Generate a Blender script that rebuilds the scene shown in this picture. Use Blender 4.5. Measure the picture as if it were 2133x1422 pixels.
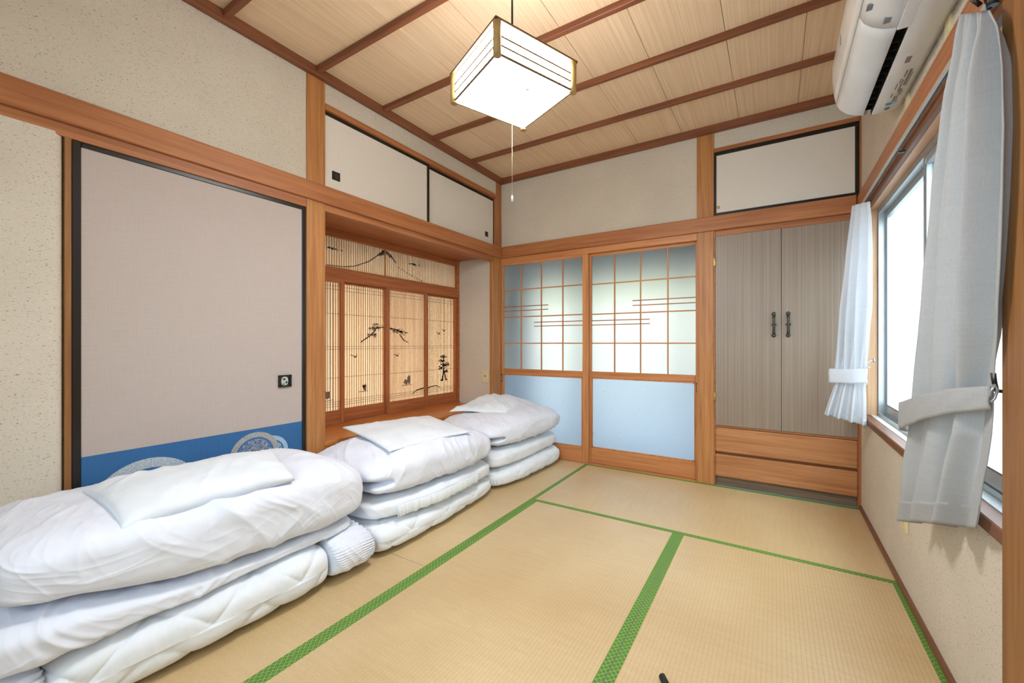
import bpy, bmesh, math, random
import numpy as np
from mathutils import Vector, Matrix
random.seed(7); np.random.seed(7)
for o in list(bpy.data.objects): bpy.data.objects.remove(o, do_unlink=True)
SC = bpy.context.scene
COL = SC.collection
R = math.radians

# ------------------------------------------------------------------ camera, light, exposure
cam_d = bpy.data.cameras.new('camera'); cam = bpy.data.objects.new('camera', cam_d); COL.objects.link(cam)
cam.location = (2.1919, -3.042, 0.9896); cam.rotation_euler = (R(90), 0, R(30.2638))
cam_d.sensor_fit = 'HORIZONTAL'; cam_d.sensor_width = 36.0
cam_d.lens = 837.2 * 36.0 / 2133.0
cam_d.shift_x = -(1124.76 - 1066.5) / 2133.0
cam_d.shift_y = (714.45 - 711.0) / 2133.0
cam_d.clip_start = 0.02
SC.camera = cam
W = bpy.data.worlds.new('sky'); SC.world = W; W.use_nodes = True
bg = W.node_tree.nodes['Background']; bg.inputs[0].default_value = (0.74, 0.875, 1.0, 1); bg.inputs[1].default_value = 4.7
SC.view_settings.view_transform = 'Standard'; SC.view_settings.look = 'None'
SC.view_settings.gamma = 1.0; SC.view_settings.use_curve_mapping = False
SC.view_settings.exposure = 0.98
LAMP_GLOW = 32.0
def portal(name, loc, rot, sx, sy):
    l = bpy.data.lights.new(name, 'AREA'); l.shape = 'RECTANGLE'; l.size = sx; l.size_y = sy
    l.cycles.is_portal = True
    o = bpy.data.objects.new(name, l); COL.objects.link(o); o.location = loc; o.rotation_euler = rot
portal('portal_right', (2.80, -0.97, 1.15), (0, R(90), 0), 1.2, 1.7)
portal('portal_rear', (1.60, -3.62, 1.45), (R(90), 0, 0), 1.2, 1.4)

# ------------------------------------------------------------------ materials
def lin(c):
    return tuple(((v/255.0)/12.92 if v/255.0 <= 0.04045 else (((v/255.0)+0.055)/1.055)**2.4) for v in c) + (1.0,)
class NT:
    def __init__(s, name):
        s.m = bpy.data.materials.new(name); s.m.use_nodes = True; s.t = s.m.node_tree; s.n = s.t.nodes
        s.b = s.n['Principled BSDF']; s.out = s.n['Material Output']
    def new(s, typ, **kw):
        n = s.n.new(typ)
        for k, v in kw.items(): setattr(n, k, v)
        return n
    def link(s, a, b): s.t.links.new(a, b)
    def coord(s, scale=(1,1,1), rot=(0,0,0), loc=(0,0,0), out='Object'):
        c = s.new('ShaderNodeTexCoord'); mp = s.new('ShaderNodeMapping')
        mp.inputs['Scale'].default_value = scale; mp.inputs['Rotation'].default_value = rot; mp.inputs['Location'].default_value = loc
        s.link(c.outputs[out], mp.inputs[0]); return mp.outputs[0]
    def noise(s, vec, sc=5, det=4, rough=.5, dist=0):
        n = s.new('ShaderNodeTexNoise'); n.inputs['Scale'].default_value = sc; n.inputs['Detail'].default_value = det
        n.inputs['Roughness'].default_value = rough; n.inputs['Distortion'].default_value = dist
        s.link(vec, n.inputs['Vector']); return n.outputs[0]
    def ramp(s, fac, stops, interp='LINEAR'):
        r = s.new('ShaderNodeValToRGB'); r.color_ramp.interpolation = interp
        e = r.color_ramp.elements
        while len(e) < len(stops): e.new(.5)
        for i, (p, c) in enumerate(stops):
            e[i].position = p; e[i].color = c if len(c) == 4 else tuple(c)+(1,)
        s.link(fac, r.inputs[0]); return r.outputs[0]
    def mix(s, fac, a, b, mode='MIX'):
        m = s.new('ShaderNodeMix', data_type='RGBA', blend_type=mode)
        if isinstance(fac, (int, float)): m.inputs[0].default_value = fac
        else: s.link(fac, m.inputs[0])
        for i, v in ((6, a), (7, b)):
            if isinstance(v, tuple): m.inputs[i].default_value = v
            else: s.link(v, m.inputs[i])
        return m.outputs[2]
    def math(s, op, a, b=None, c=None):
        m = s.new('ShaderNodeMath', operation=op)
        for i, v in enumerate((a, b, c)):
            if v is None: continue
            if isinstance(v, (int, float)): m.inputs[i].default_value = v
            else: s.link(v, m.inputs[i])
        return m.outputs[0]
    def bump(s, h, strength=.3, dist=.001):
        b = s.new('ShaderNodeBump'); b.inputs['Strength'].default_value = strength; b.inputs['Distance'].default_value = dist
        s.link(h, b.inputs['Height']); s.link(b.outputs[0], s.b.inputs['Normal']); return b
    def color(s, c):
        if isinstance(c, tuple): s.b.inputs['Base Color'].default_value = c
        else: s.link(c, s.b.inputs['Base Color'])
    def rough(s, v): s.b.inputs['Roughness'].default_value = v
    def spec(s, v): s.b.inputs['Specular IOR Level'].default_value = v

def plain(name, rgb, rough=.5, metal=0, spec=.5, bump=0, bscale=200):
    k = NT(name); v = k.coord()
    n = k.noise(v, 9, 3)
    c = lin(rgb); d = tuple(x*.90 for x in c[:3])+(1,)
    k.color(k.ramp(n, [(.3, d), (.7, c)])); k.rough(rough); k.b.inputs['Metallic'].default_value = metal; k.spec(spec)
    if bump: k.bump(k.noise(v, bscale, 3), bump, .001)
    return k.m
def wood(name, c1, c2, axis, rough=.45, fine=1.0, cmix=.5, spec=.4):
    k = NT(name)
    st = [26, 26, 26]; st[axis] = 1.1
    v = k.coord(tuple(st)); n = k.noise(v, 1.6*fine, 5, .55, .6)
    st2 = [170, 170, 170]; st2[axis] = 4
    n2 = k.noise(k.coord(tuple(st2)), 1.5, 3, .6)
    n3 = k.noise(k.coord((1.3, 1.3, 1.3)), 1.2, 2)
    a, b = lin(c1), lin(c2)
    base = k.ramp(n, [(.30, a), (.62, b), (.85, tuple(.5*(a[i]+b[i]) for i in range(3))+(1,))])
    dk = k.ramp(n2, [(.35, (.78, .74, .70, 1)), (.6, (1, 1, 1, 1))])
    base = k.mix(cmix, base, dk, 'MULTIPLY')
    base = k.mix(.35, base, k.ramp(n3, [(.3, (.80, .76, .72, 1)), (.7, (1.0, 1.0, 1.0, 1))]), 'MULTIPLY')
    k.color(base); k.rough(rough); k.spec(spec); k.bump(n2, .12, .0006)
    return k.m
def woodset(name, c1, c2, **kw): return [wood(name+s, c1, c2, i, **kw) for i, s in enumerate(('_x', '_y', '_z'))]
POST = woodset('cedar_post', (164, 104, 56), (196, 138, 82))
RAIL = woodset('cedar_rail', (158, 96, 56), (188, 124, 78))
CROWN = woodset('ceiling_trim_wood', (116, 68, 44), (146, 90, 60))
DOORW = woodset('door_wood', (186, 118, 70), (214, 148, 94))
DRAW = woodset('drawer_wood', (166, 108, 66), (194, 138, 90))
SHOJW = woodset('shoji_wood', (156, 86, 46), (186, 114, 66))
PALEW = woodset('pale_jamb_lit_head_wood', (214, 166, 126), (232, 190, 150))
SILLW = woodset('sill_wood', (104, 66, 46), (136, 92, 66))
KICK = woodset('weathered_board', (98, 82, 68), (132, 110, 90), rough=.7)
FLOORB = woodset('recess_board', (186, 112, 52), (208, 136, 72), rough=.3)
RAWP = woodset('far_post_wood', (128, 84, 44), (158, 110, 62))

def plaster(name, base, dark, light):
    k = NT(name); v = k.coord()
    n = k.noise(v, 2.2, 3); col = k.ramp(n, [(.3, lin(tuple(int(x*.95) for x in base))), (.7, lin(base))])
    w = k.new('ShaderNodeVectorMath', operation='ADD')
    nz = k.new('ShaderNodeTexNoise'); nz.inputs['Scale'].default_value = 70; k.link(v, nz.inputs['Vector'])
    sc = k.new('ShaderNodeVectorMath', operation='SCALE'); sc.inputs['Scale'].default_value = .014
    k.link(nz.outputs['Color'], sc.inputs[0]); k.link(v, w.inputs[0]); k.link(sc.outputs[0], w.inputs[1])
    for scale, thr, c, am in ((150, .25, dark, .8), (240, .27, (160, 150, 132), .8), (110, .14, light, .7), (70, .13, (112, 100, 84), .75)):
        vo = k.new('ShaderNodeTexVoronoi', feature='F1'); vo.inputs['Scale'].default_value = scale
        mp = k.new('ShaderNodeMapping'); mp.inputs['Rotation'].default_value = (.6, .9*scale, .4); mp.inputs['Scale'].default_value = (1, .45, 1.5)
        k.link(w.outputs[0], mp.inputs[0]); k.link(mp.outputs[0], vo.inputs['Vector'])
        m1 = k.ramp(vo.outputs['Distance'], [(thr*.55, (1, 1, 1, 1)), (thr, (0, 0, 0, 1))])
        sel = k.ramp(vo.outputs['Color'], [(.42, (0, 0, 0, 1)), (.5, (1, 1, 1, 1))])
        f = k.math('MULTIPLY', m1, sel); f = k.math('MULTIPLY', f, am)
        col = k.mix(f, col, lin(c))
    k.color(col); k.rough(.9); k.spec(.2)
    k.bump(k.noise(v, 160, 4, .7), .55, .0016)
    return k.m
PLASTER = plaster('flecked_plaster', (217, 207, 190), (118, 106, 88), (248, 244, 232))

def tatami_mat(name, axis):
    k = NT(name); v = k.coord()
    sx = k.new('ShaderNodeSeparateXYZ'); k.link(v, sx.inputs[0])
    a = sx.outputs[1-axis]   # across the ribs
    l = sx.outputs[axis]
    n = k.noise(v, 60, 3)
    a2 = k.math('ADD', a, k.math('MULTIPLY', n, .0012))
    rib = k.math('ABSOLUTE', k.math('SINE', k.math('MULTIPLY', a2, math.pi/.0135)))
    cross = k.math('SINE', k.math('MULTIPLY', l, 2*math.pi/.004))
    st = [1, 1, 1]; st[1-axis] = 30; st[axis] = 330
    fib = k.noise(k.coord(tuple(st)), 1.6, 4, .7)
    st = [1, 1, 1]; st[1-axis] = 5; st[axis] = 60
    band = k.noise(k.coord(tuple(st)), 1.0, 3, .6)
    big = k.noise(v, 1.6, 3)
    col = k.ramp(big, [(.3, lin((208, 178, 130))), (.7, lin((226, 200, 155)))])
    col = k.mix(.55, col, k.ramp(fib, [(.3, (.78, .74, .66, 1)), (.65, (1, 1, 1, 1))]), 'MULTIPLY')
    col = k.mix(.45, col, k.ramp(band, [(.3, (.84, .80, .72, 1)), (.7, (1.0, 1.0, 1.0, 1))]), 'MULTIPLY')
    col = k.mix(.6, col, k.ramp(rib, [(0, (.74, .68, .56, 1)), (.35, (1, 1, 1, 1))]), 'MULTIPLY')
    k.color(col); k.rough(.36); k.spec(1.0)
    h = k.math('ADD', k.math('POWER', rib, .5), k.math('MULTIPLY', cross, .12)); h = k.math('ADD', h, k.math('MULTIPLY', fib, .5))
    k.bump(h, .6, .0012)
    return k.m
TAT = [tatami_mat('tatami_rush_x', 0), tatami_mat('tatami_rush_y', 1)]
def brocade():
    k = NT('green_brocade'); v = k.coord(); sx = k.new('ShaderNodeSeparateXYZ'); k.link(v, sx.inputs[0])
    S = .0186
    def fr(x): return k.math('FRACT', k.math('ADD', x, 50.0))
    p = fr(k.math('DIVIDE', k.math('ADD', sx.outputs[0], sx.outputs[1]), S*1.0))
    q = fr(k.math('DIVIDE', k.math('SUBTRACT', sx.outputs[0], sx.outputs[1]), S*1.0))
    dp = k.math('ABSOLUTE', k.math('SUBTRACT', p, .5)); dq = k.math('ABSOLUTE', k.math('SUBTRACT', q, .5))
    mx = k.math('MAXIMUM', dp, dq)
    lines = k.ramp(mx, [(0.0, (.5, .5, .5, 1)), (.10, (1, 1, 1, 1)), (.13, (0, 0, 0, 1)), (.27, (0, 0, 0, 1)), (.30, (.55, .55, .55, 1)), (.40, (.55, .55, .55, 1)), (.43, (1, 1, 1, 1))], 'CONSTANT')
    n = k.noise(v, 900, 2)
    col = k.mix(lines, lin((60, 104, 28)), lin((132, 172, 78)))
    col = k.mix(.4, col, k.ramp(n, [(.3, (.75, .75, .75, 1)), (.7, (1.1, 1.1, 1.1, 1))]), 'MULTIPLY')
    k.color(col); k.rough(.6); k.bump(lines, .4, .0004); return k.m
BROC = brocade()
def board_ceiling():
    k = NT('ceiling_veneer')
    n = k.noise(k.coord((110, .8, 10)), 1.3, 4, .65); n2 = k.noise(k.coord((420, 3, 10)), 1.3, 2, .6); big = k.noise(k.coord((3, .5, 1)), 1.3, 2)
    col = k.ramp(n, [(.3, lin((220, 188, 150))), (.6, lin((238, 211, 176)))])
    col = k.mix(.5, col, k.ramp(n2, [(.35, (.84, .80, .75, 1)), (.55, (1, 1, 1, 1))]), 'MULTIPLY')
    col = k.mix(.4, col, k.ramp(big, [(.3, (.88, .84, .8, 1)), (.7, (1, 1, 1, 1))]), 'MULTIPLY')
    k.color(col); k.rough(.55); k.spec(.3); return k.m
CEILM = board_ceiling()
def stripewood():
    k = NT('grey_stripe_veneer')
    n = k.noise(k.coord((90, 90, .15)), 1.2, 3, .7); n2 = k.noise(k.coord((380, 380, 3)), 1.2, 2, .6); big = k.noise(k.coord((2, 2, 2)), 1.1, 2)
    col = k.ramp(n, [(.3, lin((134, 117, 101))), (.5, lin((146, 129, 113))), (.7, lin((158, 141, 125)))])
    col = k.mix(.6, col, k.ramp(n2, [(.35, (.82, .79, .76, 1)), (.6, (1, 1, 1, 1))]), 'MULTIPLY')
    col = k.mix(.35, col, k.ramp(big, [(.3, (.84, .8, .76, 1)), (.7, (1, 1, 1, 1))]), 'MULTIPLY')
    k.color(col); k.rough(.38); k.spec(.5); k.bump(n2, .2, .0005); return k.m
STRIPE = stripewood()
def fabric(name, rgb, rgb2, sc=420, bump=.25, rough=.85, stain=False, translucent=0):
    k = NT(name); n = k.noise(k.coord((sc, sc, 12)), 1, 2, .6); n2 = k.noise(k.coord((sc, 12, sc)) if sc < 0 else k.coord((12, 12, sc)), 1, 2, .6)
    m = k.math('MULTIPLY', k.math('ADD', n, n2), .5)
    col = k.ramp(m, [(.38, lin(rgb2)), (.58, lin(rgb))])
    if stain:
        for (y, z, s) in ((-2.358, 1.663, .03), (-2.431, 1.461, .022)):
            v = k.coord((1, 1, 1), loc=(0, -y, -z)); ln = k.new('ShaderNodeVectorMath', operation='LENGTH')
            k.link(v, ln.inputs[0]); wob = k.math('ADD', ln.outputs['Value'], k.math('MULTIPLY', k.math('SUBTRACT', k.noise(v, 40, 3), .5), .045))
            f = k.ramp(wob, [(0, (.1, .1, .1, 1)), (s*.5, (.45, .45, .45, 1)), (s*.9, (0, 0, 0, 1))])
            col = k.mix(f, col, lin((168, 128, 96)))
    k.color(col); k.rough(rough); k.spec(.2); k.bump(m, bump, .0006)
    if translucent:
        tr = k.new('ShaderNodeBsdfTranslucent'); k.link(col, tr.inputs[0]) if not isinstance(col, tuple) else None
        mx = k.new('ShaderNodeMixShader'); mx.inputs[0].default_value = translucent
        k.link(k.b.outputs[0], mx.inputs[1]); k.link(tr.outputs[0], mx.inputs[2]); k.link(mx.outputs[0], k.out.inputs[0])
    return k.m
FUSUMA = fabric('beige_fusuma_cloth', (188, 175, 167), (182, 168, 159), stain=True)
BLUEB = fabric('blue_band_paper', (60, 108, 156), (55, 101, 150))
HATCHP = fabric('white_hatch_paper', (226, 219, 208), (222, 214, 203), bump=.1)
CURT = fabric('grey_curtain_linen', (198, 199, 200), (190, 191, 192), sc=500, translucent=.30)
CURT2 = fabric('backlit_curtain_linen', (238, 241, 246), (232, 235, 240), sc=500, translucent=.5)  # far curtain's linen, brightened so window backlight is in the colour
BLACK = plain('black_lacquer', (24, 22, 20), .3)
SHEET = plain('white_cotton', (237, 242, 255), .85, spec=.15, bump=.08, bscale=700)
SHEETW = plain('warm_white_quilt', (240, 245, 251), .8, spec=.2, bump=.08, bscale=700)
PILLOWM = plain('white_pillow_cotton', (238, 245, 253), .75, spec=.25, bump=.06, bscale=700)
SEAM = plain('stitch_grey', (205, 208, 214), .8)
ALU = plain('aluminium', (190, 196, 198), .35, .6)
ALUD = plain('grey_gasket', (96, 102, 104), .5)
STEEL = plain('chrome_rail', (226, 230, 232), .38, .8)
DARKM = plain('dark_metal', (52, 50, 46), .4, .6)
IRON = plain('iron_handle', (74, 72, 66), .32, .7)
BRASS = plain('brass', (200, 160, 96), .35, .8)
SILVER = plain('silver_inlay', (206, 208, 200), .35, .4)
ACW = plain('white_plastic_gloss', (236, 236, 234), .14, spec=.6)
ACW2 = plain('white_plastic', (228, 229, 228), .35)
ACD = plain('black_plastic', (26, 26, 26), .6)
ACG = plain('grey_print', (128, 130, 132), .6)
ACB = plain('blue_print', (72, 148, 196), .6)
ACB2 = plain('pale_blue_print', (168, 206, 226), .6)
CREAM = plain('cream_plastic', (228, 214, 170), .4)
RUBBER = plain('black_rubber', (30, 30, 32), .7)
SILLWH = plain('white_sill_paint', (222, 224, 222), .45)
BRASSY = plain('gilt_wood', (176, 142, 84), .4)
LBROWN = plain('lamp_top_wood', (120, 92, 60), .5)
EXTW = plain('pale_outside_wall', (236, 232, 222), .9)
EXTC = plain('cream_outside_wall', (236, 230, 212), .9)
EXTD = plain('dark_eave', (74, 72, 70), .9)
EXTG = plain('outside_ground', (150, 160, 172), .9)
EXTH = plain('garden_green', (150, 158, 104), .9)

def glass_clear():
    k = NT('clear_glass'); k.n.remove(k.b)
    t = k.new('ShaderNodeBsdfTransparent'); t.inputs[0].default_value = (.96, .98, .97, 1)
    g = k.new('ShaderNodeBsdfGlossy'); g.inputs['Roughness'].default_value = .02
    m = k.new('ShaderNodeMixShader'); m.inputs[0].default_value = .05; k.link(t.outputs[0], m.inputs[1]); k.link(g.outputs[0], m.inputs[2])
    k.link(m.outputs[0], k.out.inputs[0]); return k.m
GLASS = glass_clear()
def glass_frost(name, tint, rough, trn, bumps):
    k = NT(name)
    k.color(tint); k.rough(rough); k.b.inputs['Transmission Weight'].default_value = 1.0; k.b.inputs['IOR'].default_value = 1.28
    v = k.coord()
    n = k.noise(v, 330, 3, .6)
    b1 = k.bump(n, .9, .003)
    if bumps:
        vo = k.new('ShaderNodeTexVoronoi', feature='F1'); vo.inputs['Scale'].default_value = 17; k.link(v, vo.inputs['Vector'])
        st = k.noise(v, 90, 2)
        h = k.ramp(k.math('ADD', vo.outputs['Distance'], k.math('MULTIPLY', k.math('SUBTRACT', st, .5), .35)), [(.0, (1, 1, 1, 1)), (.16, (1, 1, 1, 1)), (.2, (0, 0, 0, 1))])
        b2 = k.new('ShaderNodeBump'); b2.inputs['Strength'].default_value = .8; b2.inputs['Distance'].default_value = .004
        k.link(h, b2.inputs['Height']); k.link(b1.outputs[0], b2.inputs['Normal']); k.link(b2.outputs[0], k.b.inputs['Normal'])
    tr = k.new('ShaderNodeBsdfTranslucent'); tr.inputs[0].default_value = tint
    mx = k.new('ShaderNodeMixShader'); mx.inputs[0].default_value = trn
    k.link(k.b.outputs[0], mx.inputs[1]); k.link(tr.outputs[0], mx.inputs[2]); k.link(mx.outputs[0], k.out.inputs[0])
    return k.m
FROST = glass_frost('frosted_glass', (.54, .53, .51, 1), .33, .12, False)
FROST2 = glass_frost('patterned_frosted_glass', (.44, .48, .53, 1), .42, .32, True)
def ribpanel():
    k = NT('ribbed_paper_panel'); k.n.remove(k.b)
    n = k.noise(k.coord((6, 60, 1.2)), 1.2, 3); c = k.ramp(n, [(.3, lin((200, 172, 136))), (.7, lin((216, 192, 158)))])
    d = k.new('ShaderNodeBsdfDiffuse'); t = k.new('ShaderNodeBsdfTranslucent'); k.link(c, d.inputs[0]); k.link(c, t.inputs[0])
    m = k.new('ShaderNodeMixShader'); m.inputs[0].default_value = .6
    k.link(d.outputs[0], m.inputs[1]); k.link(t.outputs[0], m.inputs[2]); k.link(m.outputs[0], k.out.inputs[0]); return k.m
RIBP = ribpanel()
def slatm():
    k = NT('bamboo_slat'); k.n.remove(k.b)
    n = k.noise(k.coord((1, 50, .6)), 1.2, 2); c = k.ramp(n, [(.3, lin((192, 148, 106))), (.7, lin((214, 174, 132)))])
    d = k.new('ShaderNodeBsdfDiffuse'); t = k.new('ShaderNodeBsdfTranslucent'); k.link(c, d.inputs[0]); k.link(c, t.inputs[0])
    m = k.new('ShaderNodeMixShader'); m.inputs[0].default_value = .6
    k.link(d.outputs[0], m.inputs[1]); k.link(t.outputs[0], m.inputs[2]); k.link(m.outputs[0], k.out.inputs[0]); return k.m
SLAT = slatm()
MOTIF = plain('brown_silhouette_print', (128, 104, 88), .7)
LINEM = plain('thin_grey_bar', (112, 96, 84), .6)
def emis(name, rgb, s):
    k = NT(name); k.color(rgb); k.rough(.5)
    k.b.inputs['Emission Color'].default_value = rgb; k.b.inputs['Emission Strength'].default_value = s; return k.m
LAMPM = emis('glowing_lamp_acrylic', (.94, .97, 1.0, 1), LAMP_GLOW)
LAMPS = emis('glowing_lamp_side', (1.0, .985, .95, 1), LAMP_GLOW*.55)
TOPM = emis('dim_lamp_top', (.97, .98, 1.0, 1), LAMP_GLOW*.22)
def medal(name, rgb):
    k = NT(name); v = k.coord(); ln = k.new('ShaderNodeVectorMath', operation='LENGTH'); k.link(v, ln.inputs[0])
    n = k.noise(v, 130, 2, .5, 1.5); n2 = k.noise(v, 300, 2)
    pet = k.ramp(n, [(.50, (0, 0, 0, 1)), (.54, (1, 1, 1, 1))]); ring = k.ramp(n2, [(.36, (.25, .25, .25, 1)), (.5, (1, 1, 1, 1))])
    return k, v, ln, pet, ring, lin(rgb)
def medal_mat(name, rgb, r):
    k, v, ln, pet, ring, c = medal(name, rgb)
    q = k.math('DIVIDE', ln.outputs['Value'], r)
    isr = k.ramp(q, [(.76, (0, 0, 0, 1)), (.78, (1, 1, 1, 1))]); inn = k.ramp(q, [(.68, (1, 1, 1, 1)), (.70, (0, 0, 0, 1))])
    f = k.math('ADD', k.math('MULTIPLY', isr, ring), k.math('MULTIPLY', inn, pet))
    k.color(k.mix(f, lin((56, 102, 152)), c)); k.rough(.5); return k.m

# ------------------------------------------------------------------ mesh helpers
def props(o, label=None, cat=None, group=None, kind=None):
    if label: o['label'] = label
    if cat: o['category'] = cat
    if group: o['group'] = group
    if kind: o['kind'] = kind
    return o
def empty(name, loc, label=None, cat=None, group=None, kind=None):
    o = bpy.data.objects.new(name, None); COL.objects.link(o); o.location = loc
    o.empty_display_size = .1
    return props(o, label, cat, group, kind)
def org(o):
    v = Vector((0, 0, 0))
    while o is not None: v += o.location; o = o.parent
    return v
def link(name, me, m, parent=None, label=None, cat=None, group=None, kind=None, base=None):
    """me holds world coordinates; the origin goes to the parent's spot, or to base"""
    ms = m if isinstance(m, (list, tuple)) else [m]
    for x in ms: me.materials.append(x)
    o = bpy.data.objects.new(name, me); COL.objects.link(o)
    if parent is not None:
        w = org(parent); o.parent = parent
        if base is not None: o.location = Vector(base)-w; w = Vector(base)
        me.transform(Matrix.Translation(-w))
    else:
        if base is None:
            co = np.array([v.co[:] for v in me.vertices]); base = ((co[:, 0].min()+co[:, 0].max())/2, (co[:, 1].min()+co[:, 1].max())/2, co[:, 2].min())
        o.location = base; me.transform(Matrix.Translation(-Vector(base)))
    return props(o, label, cat, group, kind)
class MB:
    def __init__(s): s.b = bmesh.new()
    def box(s, x0, x1, y0, y1, z0, z1, bev=0.0, mi=0, rotz=0, seg=1):
        x0, x1 = sorted((x0, x1)); y0, y1 = sorted((y0, y1)); z0, z1 = sorted((z0, z1))
        c = Vector(((x0+x1)/2, (y0+y1)/2, (z0+z1)/2))
        r = bmesh.ops.create_cube(s.b, size=1.0)
        vs = r['verts']; bmesh.ops.scale(s.b, vec=(x1-x0, y1-y0, z1-z0), verts=vs)
        if rotz: bmesh.ops.rotate(s.b, matrix=Matrix.Rotation(rotz, 3, 'Z'), verts=vs)
        bmesh.ops.translate(s.b, vec=c, verts=vs)
        fs = list({f for v in vs for f in v.link_faces})
        for f in fs: f.material_index = mi
        if bev > 0:
            bev = min(bev, .45*min(x1-x0, y1-y0, z1-z0))
            es = list({e for v in vs for e in v.link_edges})
            bmesh.ops.bevel(s.b, geom=es, offset=bev, segments=seg, affect='EDGES', profile=.5, material=-1)
        return s
    def prism(s, pts, axis, a0, a1, mi=0):
        """polygon pts in the two other axes, extruded a0..a1 along axis"""
        def P(p, a):
            if axis == 0: return (a, p[0], p[1])
            if axis == 1: return (p[0], a, p[1])
            return (p[0], p[1], a)
        v0 = [s.b.verts.new(P(p, a0)) for p in pts]; v1 = [s.b.verts.new(P(p, a1)) for p in pts]
        n = len(pts)
        fs = [s.b.faces.new(v0), s.b.faces.new(v1[::-1])]
        for i in range(n): fs.append(s.b.faces.new((v0[i], v1[i], v1[(i+1) % n], v0[(i+1) % n])))
        for f in fs: f.material_index = mi
        return s
    def cyl(s, p0, p1, r, n=12, r2=None, mi=0):
        p0, p1 = Vector(p0), Vector(p1); d = p1-p0
        rr = bmesh.ops.create_cone(s.b, cap_ends=True, segments=n, radius1=r, radius2=r if r2 is None else r2, depth=d.length)
        q = Vector((0, 0, 1)).rotation_difference(d.normalized())
        bmesh.ops.rotate(s.b, matrix=q.to_matrix(), verts=rr['verts']); bmesh.ops.translate(s.b, vec=(p0+p1)/2, verts=rr['verts'])
        for f in {f for v in rr['verts'] for f in v.link_faces}: f.material_index = mi; f.smooth = len(f.verts) == 4
        return s
    def tube(s, pts, r, n=8):
        pts = [Vector(p) for p in pts]; rings = []
        for i, p in enumerate(pts):
            t = (pts[min(i+1, len(pts)-1)]-pts[max(i-1, 0)]).normalized()
            a = t.orthogonal().normalized() if i == 0 else (a-t*a.dot(t)).normalized()
            b = t.cross(a)
            rings.append([s.b.verts.new(p+(a*math.cos(2*math.pi*k/n)+b*math.sin(2*math.pi*k/n))*r) for k in range(n)])
        for i in range(len(rings)-1):
            for k in range(n):
                f = s.b.faces.new((rings[i][k], rings[i][(k+1) % n], rings[i+1][(k+1) % n], rings[i+1][k])); f.smooth = True
        s.b.faces.new(rings[0][::-1]); s.b.faces.new(rings[-1]); return s
    def sphere(s, c, r, sc=(1, 1, 1)):
        rr = bmesh.ops.create_uvsphere(s.b, u_segments=14, v_segments=9, radius=r)
        bmesh.ops.scale(s.b, vec=sc, verts=rr['verts']); bmesh.ops.translate(s.b, vec=c, verts=rr['verts'])
        for f in {f for v in rr['verts'] for f in v.link_faces}: f.smooth = True
        return s
    def build(s, name, m, parent=None, label=None, cat=None, group=None, kind=None, base=None):
        bmesh.ops.recalc_face_normals(s.b, faces=s.b.faces[:])
        me = bpy.data.meshes.new(name); s.b.to_mesh(me); s.b.free()
        return link(name, me, m, parent, label, cat, group, kind, base)
def box(name, m, x0, x1, y0, y1, z0, z1, parent=None, label=None, cat=None, kind=None, bev=.0015, group=None):
    return MB().box(x0, x1, y0, y1, z0, z1, bev).build(name, m, parent, label, cat, group, kind)
def grid_mesh(name, P, wrap_v=False, cap=False, smooth=True):
    """P[nu,nv,3] -> quad mesh"""
    nu, nv = P.shape[:2]; idx = np.arange(nu*nv).reshape(nu, nv)
    if wrap_v: j = np.concatenate([idx, idx[:, :1]], 1)
    else: j = idx
    q = np.stack([j[:-1, :-1], j[1:, :-1], j[1:, 1:], j[:-1, 1:]], -1).reshape(-1, 4)
    me = bpy.data.meshes.new(name); me.from_pydata(P.reshape(-1, 3).tolist(), [], q.tolist())
    if smooth: me.polygons.foreach_set('use_smooth', [True]*len(me.polygons))
    me.update(); return me

# ------------------------------------------------------------------ numpy noise for cloth
_T = np.random.RandomState(3).rand(64, 64, 64)
def vnoise(p):
    i = np.floor(p).astype(int); f = p-i; f = f*f*(3-2*f); r = 0
    for dx in (0, 1):
        for dy in (0, 1):
            for dz in (0, 1):
                w = (f[..., 0] if dx else 1-f[..., 0])*(f[..., 1] if dy else 1-f[..., 1])*(f[..., 2] if dz else 1-f[..., 2])
                r = r+w*_T[(i[..., 0]+dx) % 64, (i[..., 1]+dy) % 64, (i[..., 2]+dz) % 64]
    return r*2-1
def fbm(p, o=3):
    r, a = 0, 1.0
    for k in range(o): r = r+a*vnoise(p*(2**k)+k*17.3); a *= .5
    return r
def ridged(p): return 1-2*np.abs(vnoise(p))
def normals(P, wrap):
    if wrap:
        Q = np.concatenate([P[:, -1:], P, P[:, :1]], 1); dv = Q[:, 2:]-Q[:, :-2]
    else: dv = np.gradient(P, axis=1)
    du = np.gradient(P, axis=0); n = np.cross(dv, du); l = np.linalg.norm(n, axis=-1, keepdims=True); return n/np.maximum(l, 1e-9)
def itp(tab, y):
    t = np.array(sorted(tab)); return np.interp(y, t[:, 0], t[:, 1])
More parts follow.
